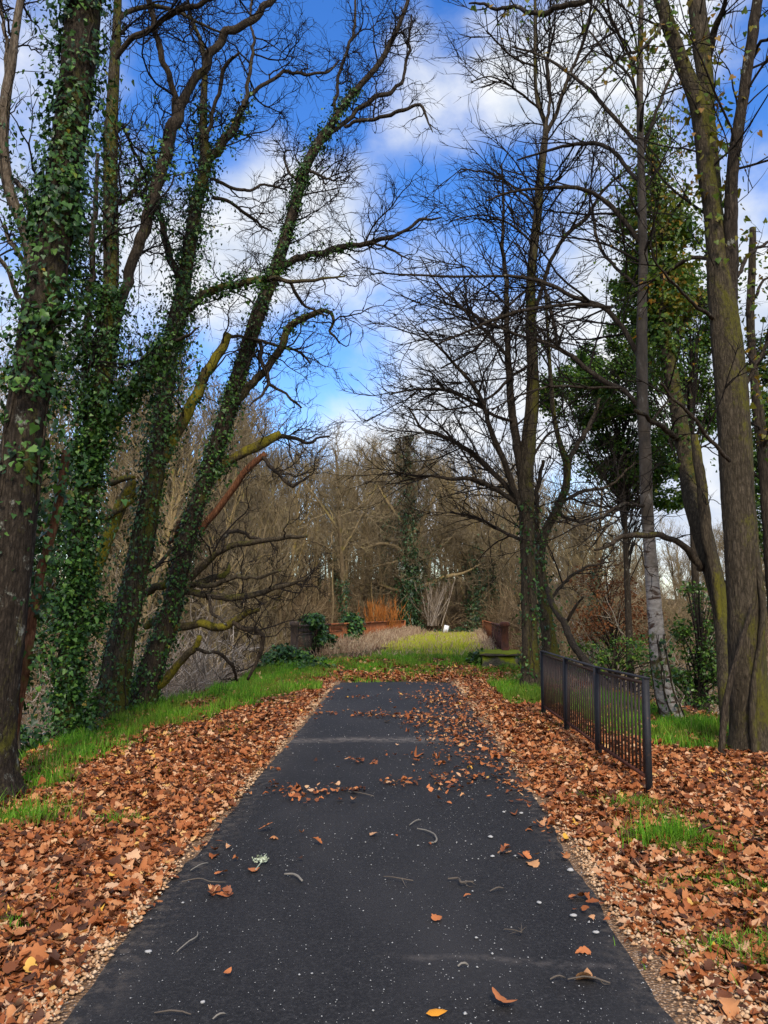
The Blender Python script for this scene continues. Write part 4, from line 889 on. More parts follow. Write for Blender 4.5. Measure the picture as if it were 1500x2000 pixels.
# ------------------------------------------------------------------ metal bar fence by the path
fp = [at(1062, 1397, 11.6), at(1107, 1430, 10.09), at(1169, 1479, 8.46), at(1268, 1550, 6.88)]
ft = [at(1059, 1272, 11.6), at(1105, 1286, 10.09), at(1166, 1304, 8.46), at(1262, 1325, 6.88)]
root = thing('bar_fence', 'short dark metal fence of upright bars standing in the leaves right of the path', 'fence', fp[2])
for k in range(4):
    b, tp = fp[k].copy(), ft[k].copy(); tp[:2] = b[:2] + (ft[k] - fp[k])[:2] * .6; b[2] -= .15
    g = Geo(); box_between(g, b, tp, .05 if k == 3 else .06, .045 if k == 3 else .06, (0, 1, 0)); g.build('post', M['steel'], root)
for k in range(3):
    a, b = ft[k] + np.array([0, 0, -.012]), ft[k + 1] + np.array([0, 0, -.012])
    d = nrm(b - a)
    g = Geo(); box_between(g, a + np.array([0, 0, .016]) - d * (.03 if k == 0 else 0), b + np.array([0, 0, .016]) + d * (.03 if k == 2 else 0), .055, .012); g.build('top_rail', M['steel'], root)
    a2, b2 = a + np.array([0, 0, -.03]), b + np.array([0, 0, -.03])
    g = Geo(); box_between(g, a2 + d * .035, b2 - d * .035, .012, .03); g.build('upper_bar', M['steel_bar'], root)
    la, lb = fp[k] + np.array([0, 0, .13]), fp[k + 1] + np.array([0, 0, .13])
    g = Geo(); box_between(g, la + d * .035, lb - d * .035, .014, .035); g.build('lower_bar', M['rust_dark'], root)
    for j in range(1, 15):
        f = j / 15
        g = Geo(); box_between(g, la * (1 - f) + lb * f + np.array([0, 0, .019]), a2 * (1 - f) + b2 * f - np.array([0, 0, .016]), .016, .016, (0, 1, 0)); g.build('baluster', M['steel_bar'], root)

# small white marker post and white board
r = thing('marker_post', 'short white marker post at the foot of the thick forked trunk', 'post', at(1414, 1455, 9.6))
p = at(1414, 1455, 9.6); g = Geo(); q = np.array([[*(p + [0, 0, -.3]), .016], [*(p + [0, 0, .08]), .016], [*(p + [0, 0, .16]), .015], [*(p + [0, 0, .168]), .009]]); tubes(g, q[:, :3], q[:, 3], 10, close=True); g.build('post', M['white'], r)
p = at(871, 1236, 49.0); r = thing('white_board', 'small white board tilted in the brush at the far end of the bridge', 'board', p)
g = Geo(); box_between(g, p + np.array([-.06, 0, -.02]), p + np.array([.06, 0, .46]), .30, .02, (0, 1, 0.2)); g.build('panel', M['white'], r)
g = Geo(); box_between(g, p + np.array([-.06, .03, -.6]), p + np.array([.02, .03, .2]), .05, .03, (0, 1, 0.2)); g.build('stake', M['bark_far'], r)

# ------------------------------------------------------------------ wood beyond
def far_tree_geo(kind):
    H = 14.0; rr = np.random.default_rng(100 + kind)
    lean = rr.normal(0, .5, 2); ctl = []
    for k, f in enumerate((0, .2, .4, .6, .8, 1.0)):
        ctl.append([lean[0] * f ** 1.5 * 2 + rr.normal(0, .12) * (f > 0), lean[1] * f ** 1.5 * 2 + rr.normal(0, .12) * (f > 0), H * .86 * f, (.17 if kind < 6 else .10) * (1 - f) ** .8 + .02])
    s = spline(np.array(ctl), step=.4); s[:, 3] *= 1 + .5 * np.exp(-s[:, 2] / .3)
    gt, gc = Geo(), Geo(); tubes(gt, s[:, :3], s[:, 3], 8, .04)
    f = fixedN(s); P, R = f[None, :, :3], f[None, :, 3]
    lo = (.25, .15, .35, .45)[kind % 4]
    P1, R1 = grow(P, R, 2.1 if kind < 6 else 1.3, (lo if kind < 6 else .5, 1), (2.0, 5.2) if kind < 6 else (1.2, 3.2), (.5, 1.05), N=9, kink=.16, ts=.13, rk=.5, rtip=.012, cap=.5)
    tubes(gt, P1, R1, 5)
    P2, R2 = grow(P1, R1, 2.1, (.15, 1), (.9, 2.4), (.4, 1.0), N=7, kink=.2, ts=.10, rk=.55, rtip=.009); tubes(gc, P2, R2, 3)
    P3, R3 = grow(P2, R2, 2.2 if kind < 6 else 1.2, (.15, 1), (.4, 1.15), (.4, 1.0), N=5, kink=.2, ts=.08, rk=.6, rtip=.0075); tubes(gc, P3, R3, 3)
    P4, R4 = grow(P3, R3, 1.7 if kind < 6 else .8, (.2, 1), (.25, .6), (.4, .9), N=4, kink=.2, ts=.06, rk=.7, rtip=.006); tubes(gc, P4, R4, 3)
    gi = None
    if kind in (4, 5):
        gi = Geo(); ivy_on(gi, s, 2600, (.02, .75 if kind == 5 else .55), .22, (.11, .18), DIA, .4)
    return gt, gc, gi
KINDS = []
far_labels = ['slim bare brown tree in the wood beyond the valley', 'bare brown tree branching low in the wood beyond the valley', 'bare brown tree with a high spread of twigs in the wood beyond the valley',
              'bare brown tree with a clean lower trunk in the wood beyond the valley', 'bare tree with ivy half way up its trunk in the wood beyond the valley', 'bare tree with ivy high up its trunk in the wood beyond the valley', 'slender pole-like bare tree in the wood beyond the valley']
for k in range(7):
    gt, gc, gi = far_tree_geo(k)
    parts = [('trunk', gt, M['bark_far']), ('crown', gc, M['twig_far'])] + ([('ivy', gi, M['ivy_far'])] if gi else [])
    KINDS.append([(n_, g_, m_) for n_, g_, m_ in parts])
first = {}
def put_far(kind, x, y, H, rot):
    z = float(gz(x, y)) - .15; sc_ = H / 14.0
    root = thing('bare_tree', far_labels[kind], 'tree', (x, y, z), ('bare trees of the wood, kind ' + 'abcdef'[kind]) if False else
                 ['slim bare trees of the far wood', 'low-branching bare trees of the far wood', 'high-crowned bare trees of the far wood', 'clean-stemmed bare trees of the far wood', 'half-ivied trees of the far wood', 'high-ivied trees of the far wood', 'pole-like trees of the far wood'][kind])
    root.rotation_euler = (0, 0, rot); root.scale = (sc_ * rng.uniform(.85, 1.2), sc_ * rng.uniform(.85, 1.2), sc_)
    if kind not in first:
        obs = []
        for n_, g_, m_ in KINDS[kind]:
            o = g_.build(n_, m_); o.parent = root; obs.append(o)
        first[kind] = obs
    else:
        for o in first[kind]:
            c = o.copy(); COL.objects.link(c); c.parent = root
def top_row(px):
    return float(np.interp(px, [-100, 150, 300, 450, 520, 600, 700, 800, 900, 980, 1060, 1150, 1300, 1600], [560, 600, 640, 740, 830, 870, 855, 850, 860, 890, 920, 980, 1020, 1010]))
spots = []
def scatter_far(n, px0, px1, y0, y1, lo, hi, kinds):
    tries = 0; c = 0
    while c < n and tries < n * 30:
        tries += 1
        px, Y = rng.uniform(px0, px1), rng.uniform(y0, y1)
        x = at(px, 1183, Y)[0]
        if any((x - a) ** 2 + (Y - b) ** 2 < 3.0 for a, b in spots): continue
        q = A0 + AX * np.clip((np.array([x, Y]) - A0) @ AX, 0, BL)
        if np.hypot(*(np.array([x, Y]) - q)) < 4.2: continue
        zt = at(px, top_row(px), Y)[2]
        z0 = float(gz(x, Y)); H = (zt - z0) * rng.uniform(lo, hi)
        if H < 3.5: continue
        H = min(H, 24)
        spots.append((x, Y)); put_far(int(rng.choice(kinds)), x, Y, H, rng.uniform(0, 6.28)); c += 1
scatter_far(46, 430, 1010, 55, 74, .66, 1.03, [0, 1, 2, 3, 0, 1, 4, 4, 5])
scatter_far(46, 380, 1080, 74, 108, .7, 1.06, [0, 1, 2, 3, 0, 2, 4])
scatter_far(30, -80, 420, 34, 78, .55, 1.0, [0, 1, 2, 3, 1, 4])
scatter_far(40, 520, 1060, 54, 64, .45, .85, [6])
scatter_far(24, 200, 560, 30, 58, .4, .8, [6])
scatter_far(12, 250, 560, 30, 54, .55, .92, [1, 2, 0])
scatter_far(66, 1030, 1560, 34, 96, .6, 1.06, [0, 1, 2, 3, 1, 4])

# the great ivied oak at the far end of the bridge and two ivied trunks
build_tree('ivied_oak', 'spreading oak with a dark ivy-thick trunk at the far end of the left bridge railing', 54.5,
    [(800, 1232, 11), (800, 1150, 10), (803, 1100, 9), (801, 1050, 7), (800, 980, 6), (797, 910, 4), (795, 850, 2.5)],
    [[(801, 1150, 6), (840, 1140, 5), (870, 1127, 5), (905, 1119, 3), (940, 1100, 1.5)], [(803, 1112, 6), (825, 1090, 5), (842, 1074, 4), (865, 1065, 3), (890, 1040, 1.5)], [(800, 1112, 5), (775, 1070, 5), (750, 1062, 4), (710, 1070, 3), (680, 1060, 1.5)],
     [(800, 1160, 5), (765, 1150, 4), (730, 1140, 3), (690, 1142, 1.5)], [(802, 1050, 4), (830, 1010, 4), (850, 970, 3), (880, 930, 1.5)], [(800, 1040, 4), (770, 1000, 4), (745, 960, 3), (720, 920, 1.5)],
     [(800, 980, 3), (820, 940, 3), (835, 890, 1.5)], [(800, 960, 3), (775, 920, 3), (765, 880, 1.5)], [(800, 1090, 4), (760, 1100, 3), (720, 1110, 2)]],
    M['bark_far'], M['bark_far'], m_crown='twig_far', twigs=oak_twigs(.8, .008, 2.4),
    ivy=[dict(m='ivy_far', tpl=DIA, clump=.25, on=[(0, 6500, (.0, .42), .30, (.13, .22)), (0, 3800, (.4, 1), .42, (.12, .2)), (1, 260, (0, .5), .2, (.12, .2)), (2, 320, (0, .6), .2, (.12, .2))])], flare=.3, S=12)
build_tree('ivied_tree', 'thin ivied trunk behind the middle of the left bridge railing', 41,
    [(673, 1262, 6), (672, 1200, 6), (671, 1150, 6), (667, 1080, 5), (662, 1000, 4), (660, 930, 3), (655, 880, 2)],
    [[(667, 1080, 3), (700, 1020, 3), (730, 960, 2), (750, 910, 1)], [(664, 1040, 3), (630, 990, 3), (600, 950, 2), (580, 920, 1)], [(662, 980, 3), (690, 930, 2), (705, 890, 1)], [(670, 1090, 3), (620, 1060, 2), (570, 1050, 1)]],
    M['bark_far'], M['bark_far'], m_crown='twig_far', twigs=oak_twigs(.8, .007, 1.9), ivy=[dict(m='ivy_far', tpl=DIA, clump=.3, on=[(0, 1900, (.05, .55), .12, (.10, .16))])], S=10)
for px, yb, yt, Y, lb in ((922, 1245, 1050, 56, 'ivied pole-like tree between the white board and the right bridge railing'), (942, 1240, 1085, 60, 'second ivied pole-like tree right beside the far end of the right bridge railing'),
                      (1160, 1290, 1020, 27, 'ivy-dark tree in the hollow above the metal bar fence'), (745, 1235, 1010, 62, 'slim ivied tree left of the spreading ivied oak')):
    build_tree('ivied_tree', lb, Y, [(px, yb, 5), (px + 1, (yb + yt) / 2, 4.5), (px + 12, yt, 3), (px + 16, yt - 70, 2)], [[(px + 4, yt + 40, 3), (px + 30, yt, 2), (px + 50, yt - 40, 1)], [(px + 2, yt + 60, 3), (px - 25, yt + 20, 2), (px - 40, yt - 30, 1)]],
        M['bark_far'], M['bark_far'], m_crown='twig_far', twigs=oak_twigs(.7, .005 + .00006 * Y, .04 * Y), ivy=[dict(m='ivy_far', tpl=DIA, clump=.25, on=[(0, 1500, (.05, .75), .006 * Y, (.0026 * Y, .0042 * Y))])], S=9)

# ------------------------------------------------------------------ thickets of the valley sides
def thicket(name, mat, regions, tip=.006):
    g = Geo()
    for n, px0, px1, y0, y1, h0, h1 in regions:
        px = rng.uniform(px0, px1, n); Y = y0 + (y1 - y0) * rng.uniform(0, 1, n) ** .8
        x = np.array([at(a, 1183, b)[0] for a, b in zip(px, Y)])
        t_ = np.clip((np.c_[x, Y] - A0) @ AX, 0, BL); q = A0 + AX * t_[:, None]
        ok = (np.hypot(x - q[:, 0], Y - q[:, 1]) > 3.4) & ~((Y < 24) & (x > left_edge(Y) - 1.6) & (x < right_edge(Y) + 2.3))
        x, Y = x[ok], Y[ok]; n = len(x); z = gz(x, Y)
        ns = 9; N = 8
        i = np.repeat(np.arange(n), ns); m = len(i)
        p = np.stack([x[i], Y[i], z[i] - .1], 1) + rng.normal(0, .35, (m, 3)) * np.array([1, 1, 0])
        d = nrm(np.c_[rng.normal(0, .55, (m, 2)), np.full(m, 1.0)]); L = rng.uniform(h0, h1, m) * 1.15
        P = np.empty((m, N, 3)); P[:, 0] = p
        for j in range(1, N):
            d = nrm(d + rng.normal(0, .17, (m, 3)) + np.array([0, 0, -.07])); p = p + d * (L / (N - 1))[:, None]; P[:, j] = p
        sz = tip * (.5 + .5 * Y[i] / 30)
        R = (.004 + .0035 * L)[:, None] * (1 - np.linspace(0, 1, N)[None]) ** .7 + sz[:, None] * .6
        tubes(g, P, R, 4)
        P2, R2 = grow(P, R, 2.3, (.12, 1), (.5, 1.6), (.4, 1.1), N=6, kink=.24, ts=.01, rk=.6, rtip=tip * .8); tubes(g, P2, R2, 3)
        P3, R3 = grow(P2, R2, 2.3, (.1, 1), (.25, .8), (.4, 1.1), N=4, kink=.26, ts=.0, rk=.7, rtip=tip * .65); tubes(g, P3, R3, 3)
    return tag(g.build(name, mat), kind='stuff')
thicket('bramble_thicket', M['bramble'], [(230, -60, 600, 16, 34, 1.6, 3.6), (60, 380, 560, 22, 40, 1.4, 3.2), (120, 1040, 1560, 17, 40, 1.4, 4.2)], .0048)
thicket('brown_thicket', M['bramble_brown'], [(150, -60, 640, 34, 58, 2.0, 4.6), (100, 560, 1080, 53, 66, 1.2, 3.2), (110, 250, 1120, 66, 100, 2.5, 6), (170, 1000, 1560, 24, 60, 2.0, 5.0)], .006)

# orange shrub behind the left railing
def stem_shrub(name, label, px, py, Y, n, h, spread, m, cat='shrub'):
    p = at(px, py, Y); b = np.array([p[0], Y, p[2]])
    root = thing(name, label, cat, b); g = Geo(); N = 7
    q = b + rng.normal(0, spread * .35, (n, 3)) * np.array([1, 1, 0]); d = nrm(np.c_[rng.normal(0, .28, (n, 2)), np.ones(n)]); L = rng.uniform(.55, 1, n) * h
    P = np.empty((n, N, 3)); P[:, 0] = q
    for j in range(1, N):
        d = nrm(d + rng.normal(0, .06, (n, 3))); q = q + d * (L / (N - 1))[:, None]; P[:, j] = q
    R = np.linspace(.016, .008, N)[None] * np.ones((n, 1)) * Y / 40
    tubes(g, P, R, 3); P2, R2 = grow(P, R, 1.5, (.3, 1), (.3, .9), (.2, .5), N=4, kink=.1, ts=.05, rk=.7, rtip=.006 * Y / 40); tubes(g, P2, R2, 3)
    g.build('stems', M[m], root)
stem_shrub('orange_shrub', 'orange-stemmed shrub standing behind the left bridge railing', 742, 1225, 42, 90, 1.5, 1.6, 'orange_stem')
stem_shrub('pale_shrub', 'shrub of pale splayed stems between the ivied oak and the white board', 843, 1222, 53.5, 46, 3.6, .7, 'bramble')

# ivy bush at the near end of the left railing, ivy over the rails
def bush(name, label, balls, m, size, cat='bush', tpl=IVY):
    c = np.mean([b[0] for b in balls], 0); base = np.array([c[0], c[1], float(gz(c[0], c[1]))])
    root = thing(name, label, cat, base); g, gs = Geo(), Geo()
    for cc, rad, n in balls:
        ends = leaf_cloud(g, cc, rad, n, size, tpl, .45, 30)
        for e in ends[::2]:
            q = spline(np.array([[*(base + rng.normal(0, .1, 3)), .012], [*(base * .4 + e * .6), .009], [*e, .004]]), n=6); tubes(gs, q[:, :3], q[:, 3], 4)
    gs.build('stems', M['bark_twig'], root); g.build('leaves', M[m], root)
P_ = lambda s, u, z: bp(s, u, z)
bush('ivy_bush', 'low dark ivy bush around the foot of the left railing end post', [(at(560, 1285, 18.8), (.55, .6, .32), 1500), (at(590, 1312, 18.2), (.75, .5, .26), 1700), (at(545, 1300, 18.6), (.5, .5, .3), 900), (at(625, 1300, 18.8), (.3, .4, .2), 380)], 'ivy', (.06, .10))
bush('ivy_clump', 'ivy clump hanging over the near bays of the left bridge railing', [(P_(2.6, -HWB, .65), (.30, .75, .45), 1100), (P_(3.4, -HWB + .1, .25), (.35, .8, .35), 800), (P_(2.2, -HWB, .98), (.28, .7, .16), 420)], 'ivy', (.08, .13))
bush('ivy_clump', 'second ivy clump farther along the left bridge railing, below the thin ivied trunk', [(P_(9.6, -HWB, .65), (.40, 1.1, .55), 1100), (P_(8.2, -HWB + .1, .15), (.5, 1.6, .3), 900)], 'ivy', (.09, .15))
bush('leafy_plant', 'bright leafy plant beside the mossy stone block', [(at(935, 1283, 18.7), (.22, .25, .14), 160)], 'laurel', (.08, .16), 'plant', OVAL)
bush('ivy_bush', 'ivy undergrowth on the bank below the massive trunk at the left edge', [((-4.6, 8.0, -.5), (.9, 1.3, .6), 2600), ((-4.9, 9.6, -.5), (.9, 1.0, .7), 2200), ((-4.3, 7.0, -.6), (.5, .8, .4), 1000)], 'ivy', (.05, .09))
bush('brush_heap', 'dark brushwood heap beside the white board at the bridge end', [(at(885, 1236, 50.5), (1.2, .8, .35), 700), (at(915, 1238, 50.5), (.9, .8, .3), 500)], 'ivy_far', (.1, .2), 'brushwood', DIA)

# ------------------------------------------------------------------ grass
def blades(g, x, y, z, h, w, lean=.35):
    n = len(x); a = rng.uniform(0, 6.283, n); b = rng.uniform(0, 6.283, n)
    D = np.stack([np.cos(a), np.sin(a), 0 * a], 1); E_ = np.stack([np.cos(b), np.sin(b), 0 * b], 1)
    h = h * rng.uniform(.4, 1.15, n) * (.35 + 1.3 * vnoise(x, y, .25, 71)); l = np.abs(rng.normal(0, lean, n)) * h; w = w * rng.uniform(.6, 1.2, n)
    p = np.stack([x, y, z - .01], 1); up = np.array([0, 0, 1.0])
    m = p + D * (l * .35)[:, None] + up * (h * .6)[:, None]; t_ = p + D * (l * 1.1)[:, None] + up * (h * np.where(l > .6 * h, .75, 1))[:, None]
    V = np.stack([p - E_ * w[:, None], p + E_ * w[:, None], m + E_ * (w * .75)[:, None], m - E_ * (w * .75)[:, None], t_], 1)
    k = np.arange(n)[:, None] * 5
    g.add(V.reshape(-1, 3), k + np.array([[0, 1, 2, 3]]), k + np.array([[3, 2, 4]]))
def grass_in(y): return np.interp(y, [2, 5, 7, 9, 10.8, 12, 14.5, 16, 18.5], [-3.1, -2.75, -2.95, -3.2, -2.7, -2.3, -1.9, -1.8, -1.75])
def sample(n, x0, x1, y0, y1, dens):
    x, y = rng.uniform(x0, x1, n), rng.uniform(y0, y1, n); k = rng.uniform(0, 1, n) < np.clip(dens(x, y), 0, 1); return x[k], y[k]
def d_left(x, y):
    gi_ = grass_in(y) + (vnoise(x, y, .7, 21) - .5) * .9
    return ((x < gi_) & (x > left_edge(y) - .9)) * np.clip(2.4 * vnoise(x, y, .5, 22) - .1, .15, 1.2) * np.interp(y, [4, 6.5, 9], [.2, .6, 1])
def d_right(x, y):
    return ((x > 2.55) & (x < right_edge(y) + .9) & (y > 8.8) & (y < 14)) * np.clip(2.2 * vnoise(x, y, 1.1, 23) - .25, 0, 1) + ((x > 1.75) & (x < 3.6) & (y > 12.6) & (y < 16.5)) * np.clip(2.4 * vnoise(x, y, .8, 24) - .45, 0, 1)
def d_band(x, y):
    return d_band0(x, y) * np.clip(2.6 * vnoise(x, y, .55, 31) - .45, .08, 1)
def d_band0(x, y):
    c = 18.2 + .5 * np.sin(x * 1.7) + (vnoise(x, y, .8, 25) - .5) * 1.2
    return np.clip(1.2 - np.abs(y - c) / 1.6, 0, 1) * (.35 + .8 * vnoise(x, y, .45, 26)) * (x > -2.6) * (x < 3.2)
def d_thin(x, y): return np.clip(vnoise(x, y, .7, 27) * 2.6 - 1.25, 0, 1) * ((x < XL - .4) | (x > XR + .4)) * (x > left_edge(y)) * (x < right_edge(y) + .6) * np.where(x > 0, 1.0, .8)
g = Geo()
for n, bx, dn, h, w in ((90000, (-4.9, -1.5, 4, 19), d_left, .15, .0048), (60000, (1.6, 5, 8, 17), d_right, .15, .005), (52000, (-2.8, 3.4, 16, 20.5), d_band, .13, .007), (85000, (-4, 5.2, 2, 17), d_thin, .07, .003)):
    x, y = sample(n, *bx, dn); blades(g, x, y, gz(x, y), h, w)
tag(g.build('grass', M['grass']), kind='stuff')
# grass on the bridge
n = 110000; s = BL * rng.uniform(0, 1, n) ** 1.15; u = rng.uniform(-HWB, HWB, n)
mid = np.clip(1.3 - np.abs((u - .45 - .3 * np.sin(s * .3)) / 1.75) ** 2.2 - 1.1 * (vnoise(s, u, .8, 33) - .35), 0, 1); keep = rng.uniform(0, 1, n) < mid
P = A0 + AX * s[:, None] + AN * u[:, None]; near = (s < .5 + 9 * vnoise(s, u, .9, 30) * rng.uniform(.3, 1.2, n))
g = Geo(); k = keep & ~near; blades(g, P[k, 0], P[k, 1], dz(s[k]), .15, .010, .7); tag(g.build('track_grass', M['deck_grass']), kind='stuff')
g = Geo(); k = keep & near; blades(g, P[k, 0], P[k, 1], dz(s[k]), .13, .007, .5); tag(g.build('fresh_grass', M['grass']), kind='stuff')
# dry standing stems along the railings
n = 3800; s = 1.2 + (BL - .5) * rng.uniform(0, 1, n) ** 1.3; u = np.where(rng.uniform(0, 1, n) < .78, -HWB + .15 + np.abs(rng.normal(0, .75, n)) * np.interp(s, [0, 3, 8, 30], [.25, .6, .9, .8]), HWB - .1 - np.abs(rng.normal(0, .3, n)))
k = (np.abs(u) < HWB) & (s > 2.2); s, u = s[k], u[k]; n = len(s)
P = A0 + AX * s[:, None] + AN * u[:, None]; p = np.c_[P, dz(s)]; d = nrm(np.c_[rng.normal(0, .22, (n, 2)), np.ones(n)]); L = rng.uniform(.18, .62, n) * np.interp(u, [-HWB, -HWB + 2, HWB - .8, HWB], [.8, .55, .4, .6]) * np.interp(s, [1, 5, 30], [.5, 1, 1.2]); N = 5
Q = np.empty((n, N, 3)); Q[:, 0] = p
for j in range(1, N):
    d = nrm(d + rng.normal(0, .13, (n, 3))); p = p + d * (L / 4)[:, None]; Q[:, j] = p
ns_ = 1400; s2 = .5 + (BL - 1) * rng.uniform(0, 1, ns_) ** 1.2; u2 = rng.uniform(-HWB + .2, HWB - .2, ns_); P2_ = A0 + AX * s2[:, None] + AN * u2[:, None]; p = np.c_[P2_, dz(s2)]; d = nrm(np.c_[rng.normal(0, .35, (ns_, 2)), np.ones(ns_)]); L2_ = rng.uniform(.08, .28, ns_); Q2_ = np.empty((ns_, N, 3)); Q2_[:, 0] = p
for j in range(1, N):
    d = nrm(d + rng.normal(0, .15, (ns_, 3))); p = p + d * (L2_ / 4)[:, None]; Q2_[:, j] = p
Q = np.concatenate([Q, Q2_]); s = np.r_[s, s2]
g = Geo(); R = np.linspace(.0055, .0035, N)[None] * (1 + s / 25)[:, None]; tubes(g, Q, R, 3); P2, R2 = grow(Q, R, 4.5, (.3, 1), (.08, .3), (.3, .8), N=3, kink=.1, rk=.8, rtip=.004); tubes(g, P2, R2 * 1.2, 3)
tag(g.build('dry_grass', M['dry']), kind='stuff')

# grass tufts in the leaves
def tuft(label, px, py, n, h, rad):
    r_ = ray(px, py); k = -EYE / r_[2]; c = r_ * k + np.array([0, 0, EYE]); z = float(gz(c[0], c[1])); g = Geo()
    a = rng.normal(0, rad, (n, 2)) * np.array([1.2, .8]); x, y = c[0] + a[:, 0], c[1] + a[:, 1]
    blades(g, x, y, gz(x, y), h, .0035, .75)
    tag(g.build('grass_tuft', M['grass'], None, True, (c[0], c[1], z)), label, 'grass tuft', 'grass tufts in the leaf litter')
for a in (('larger green grass tuft in the leaves right of the path, nearest the fence end post', 1310, 1650, 900, .15, .12), ('smaller green grass tuft just right of the larger one in the leaves', 1372, 1668, 500, .13, .08),
          ('flattened green grass patch low in the leaves near the right edge of the photo', 1400, 1740, 800, .09, .14), ('dark green grass patch in the leaves at the lower right edge of the photo', 1475, 1860, 900, .09, .15),
          ('wide green grass tuft at the left edge of the photo beside the massive trunk', 25, 1615, 900, .20, .14), ('small green grass tuft by the fence, nearest the path edge', 1128, 1560, 150, .10, .04),
          ('sparse thin grass tuft in the middle of the left leaf bank', 235, 1615, 170, .09, .06), ('small olive grass tuft above the larger tufts right of the path', 1250, 1580, 380, .09, .11),
          ('small dark weed tuft at the lower left edge in the leaves', 10, 1830, 160, .08, .06), ('tiny grass tuft in the leaves low on the left bank', 145, 1645, 110, .07, .04)):
    tuft(*a)

# ------------------------------------------------------------------ leaf litter, chips, gravel
g = Geo()
def litter(n, bx, dens, size, lift, flat):
    x, y = sample(n, *bx, dens); n = len(x); on = (x > XL) & (x < XR) & (y < YE)
    z = np.where(on, pz(x) + .012, np.maximum(gz(x, y), -.02) + .012) + rng.uniform(0, lift, n) * np.where(on, .35, 1)
    h, h2 = int(n * .52), int(n * .78)
    for sl, tp in ((slice(0, h), OAK), (slice(h, h2), MAPLE), (slice(h2, n), OVAL)):
        m = len(x[sl]); Z = np.c_[rng.normal(0, flat, (m, 2)), np.ones(m)]; a = rng.uniform(0, 6.283, m)
        place(g, tp, np.c_[x[sl], y[sl], z[sl]], Z, np.c_[np.cos(a), np.sin(a), 0 * a], rng.uniform(*size, m) * np.exp(rng.normal(0, .18, m)) * (.85 if tp is OVAL else 1), .36)
def l_left(x, y): return (x < XL + .02 - .10 * vnoise(x, y, .4, 40)) * (x > left_edge(y) - .4) * np.where(x < grass_in(y), .25 + .7 * (vnoise(x, y, .55, 47) > .55), 1) * (.62 + .6 * vnoise(x, y, .5, 41)) * np.clip((XL - x) / .22 + .30 + .5 * vnoise(x, y, .7, 42), .12, 1)
def l_right(x, y): return (x > XR - .02 + .12 * vnoise(x, y, .4, 43)) * (x < right_edge(y) + .8) * np.where((y > 16.5), .55, 1) * (.55 + .6 * vnoise(x, y, .6, 44)) * np.clip((x - XR) / .3 + .30 + .5 * vnoise(x, y, .7, 45), .12, 1) * np.where(d_right(x, y) > .4, .35, 1)
litter(70000, (-4.4, XL, .8, 9), l_left, (.032, .082), .03, .30)
litter(62000, (XR, 5.4, .8, 9), l_right, (.032, .082), .03, .30)
litter(26000, (-4.6, XL, 9, 19), l_left, (.04, .088), .03, .28)
litter(34000, (XR, 4.8, 9, 19), l_right, (.04, .088), .03, .28)
def l_end(x, y): return np.clip(1 - np.abs(y - 16.75 - .3 * vnoise(x, y, .5, 46)) / .8, 0, 1) * (y > YE - .02)
litter(9000, (-2.6, 3.0, 16.1, 18.5), l_end, (.05, .10), .03, .3)
litter(4200, (-2.6, 2.8, 17, 21.5), lambda x, y: .15 + .8 * (vnoise(x, y, .6, 48) > .5), (.08, .12), .03, .3)
def l_path(x, y):                                           # drifts on the asphalt: a broad spill from the right at 8 to 15 m, thin lines across it
    spill = np.clip((x - .10 + .75 * (vnoise(x, y, .9, 50) - .5) + .35 * (vnoise(x, y, .28, 53) - .5)) / .7, 0, 1) * np.interp(y, [6.6, 8.0, 9.5, 13, 14.6], [0, .5, 1, 1, .2])
    rim = np.clip((x - XR + .22) / .2, 0, 1) * (vnoise(x, y, .45, 54) > .42) * .7 + np.clip((XL + .16 - x) / .2, 0, 1) * (vnoise(x, y, .5, 55) > .5) * .5
    line = np.exp(-((y - 7.0 - .25 * np.sin(x * 2.2)) / .22) ** 2) * (vnoise(x, y, .32, 51) > .5) * .9 + np.exp(-((y - 11.2 + .2 * x) / .35) ** 2) * (vnoise(x, y, .3, 52) > .45) * .7 + np.exp(-((y - 13.3) / .25) ** 2) * (vnoise(x, y, .3, 56) > .5) * .4
    return spill + rim + line + .012 * (y > 4.5)
litter(9500, (XL, XR, 2.2, YE), l_path, (.03, .07), .04, .25)
tag(g.build('leaf_litter', M['litter']), kind='stuff')

def pebbles_geo(g, x, y, z, r):
    n = len(x); ico = nrm(np.array([[1, 0, 0], [-1, 0, 0], [0, 1, 0], [0, -1, 0], [0, 0, 1], [0, 0, -1]], float)); F = np.array([[0, 2, 4], [2, 1, 4], [1, 3, 4], [3, 0, 4], [2, 0, 5], [1, 2, 5], [3, 1, 5], [0, 3, 5]])
    v = ico[None] * r[:, None, None] * rng.uniform(.5, 1.3, (n, 6, 1)) * np.array([1, 1, .6]); a = rng.uniform(0, 6.28, n); c, s_ = np.cos(a)[:, None], np.sin(a)[:, None]
    V = np.stack([v[..., 0] * c - v[..., 1] * s_ + x[:, None], v[..., 0] * s_ + v[..., 1] * c + y[:, None], v[..., 2] + z[:, None]], -1)
    g.add(V.reshape(-1, 3), None, (F[None] + (np.arange(n) * 6)[:, None, None]).reshape(-1, 3))
g = Geo()
def c_l(x, y): return np.exp(-np.abs(x - XL + .05) / .085) * np.clip(vnoise(x, y, .5, 60) * 2.2 - .7, 0.06, 1)
def c_r(x, y): return np.exp(-np.abs(x - XR - .06) / np.interp(y, [2, 4, 5.5], [.28, .16, .11])) * np.clip(vnoise(x, y, .6, 61) * 2.2 - .55, 0.06, 1) * np.interp(y, [2, 4, 6, 14, 16], [2.6, 1.3, .5, .4, 1.3])
x, y = sample(40000, XL - .45, XL + .03, 1.5, 16.6, c_l); x2, y2 = sample(60000, XR - .03, XR + .9, 1.5, 16.6, c_r); x, y = np.r_[x, x2], np.r_[y, y2]
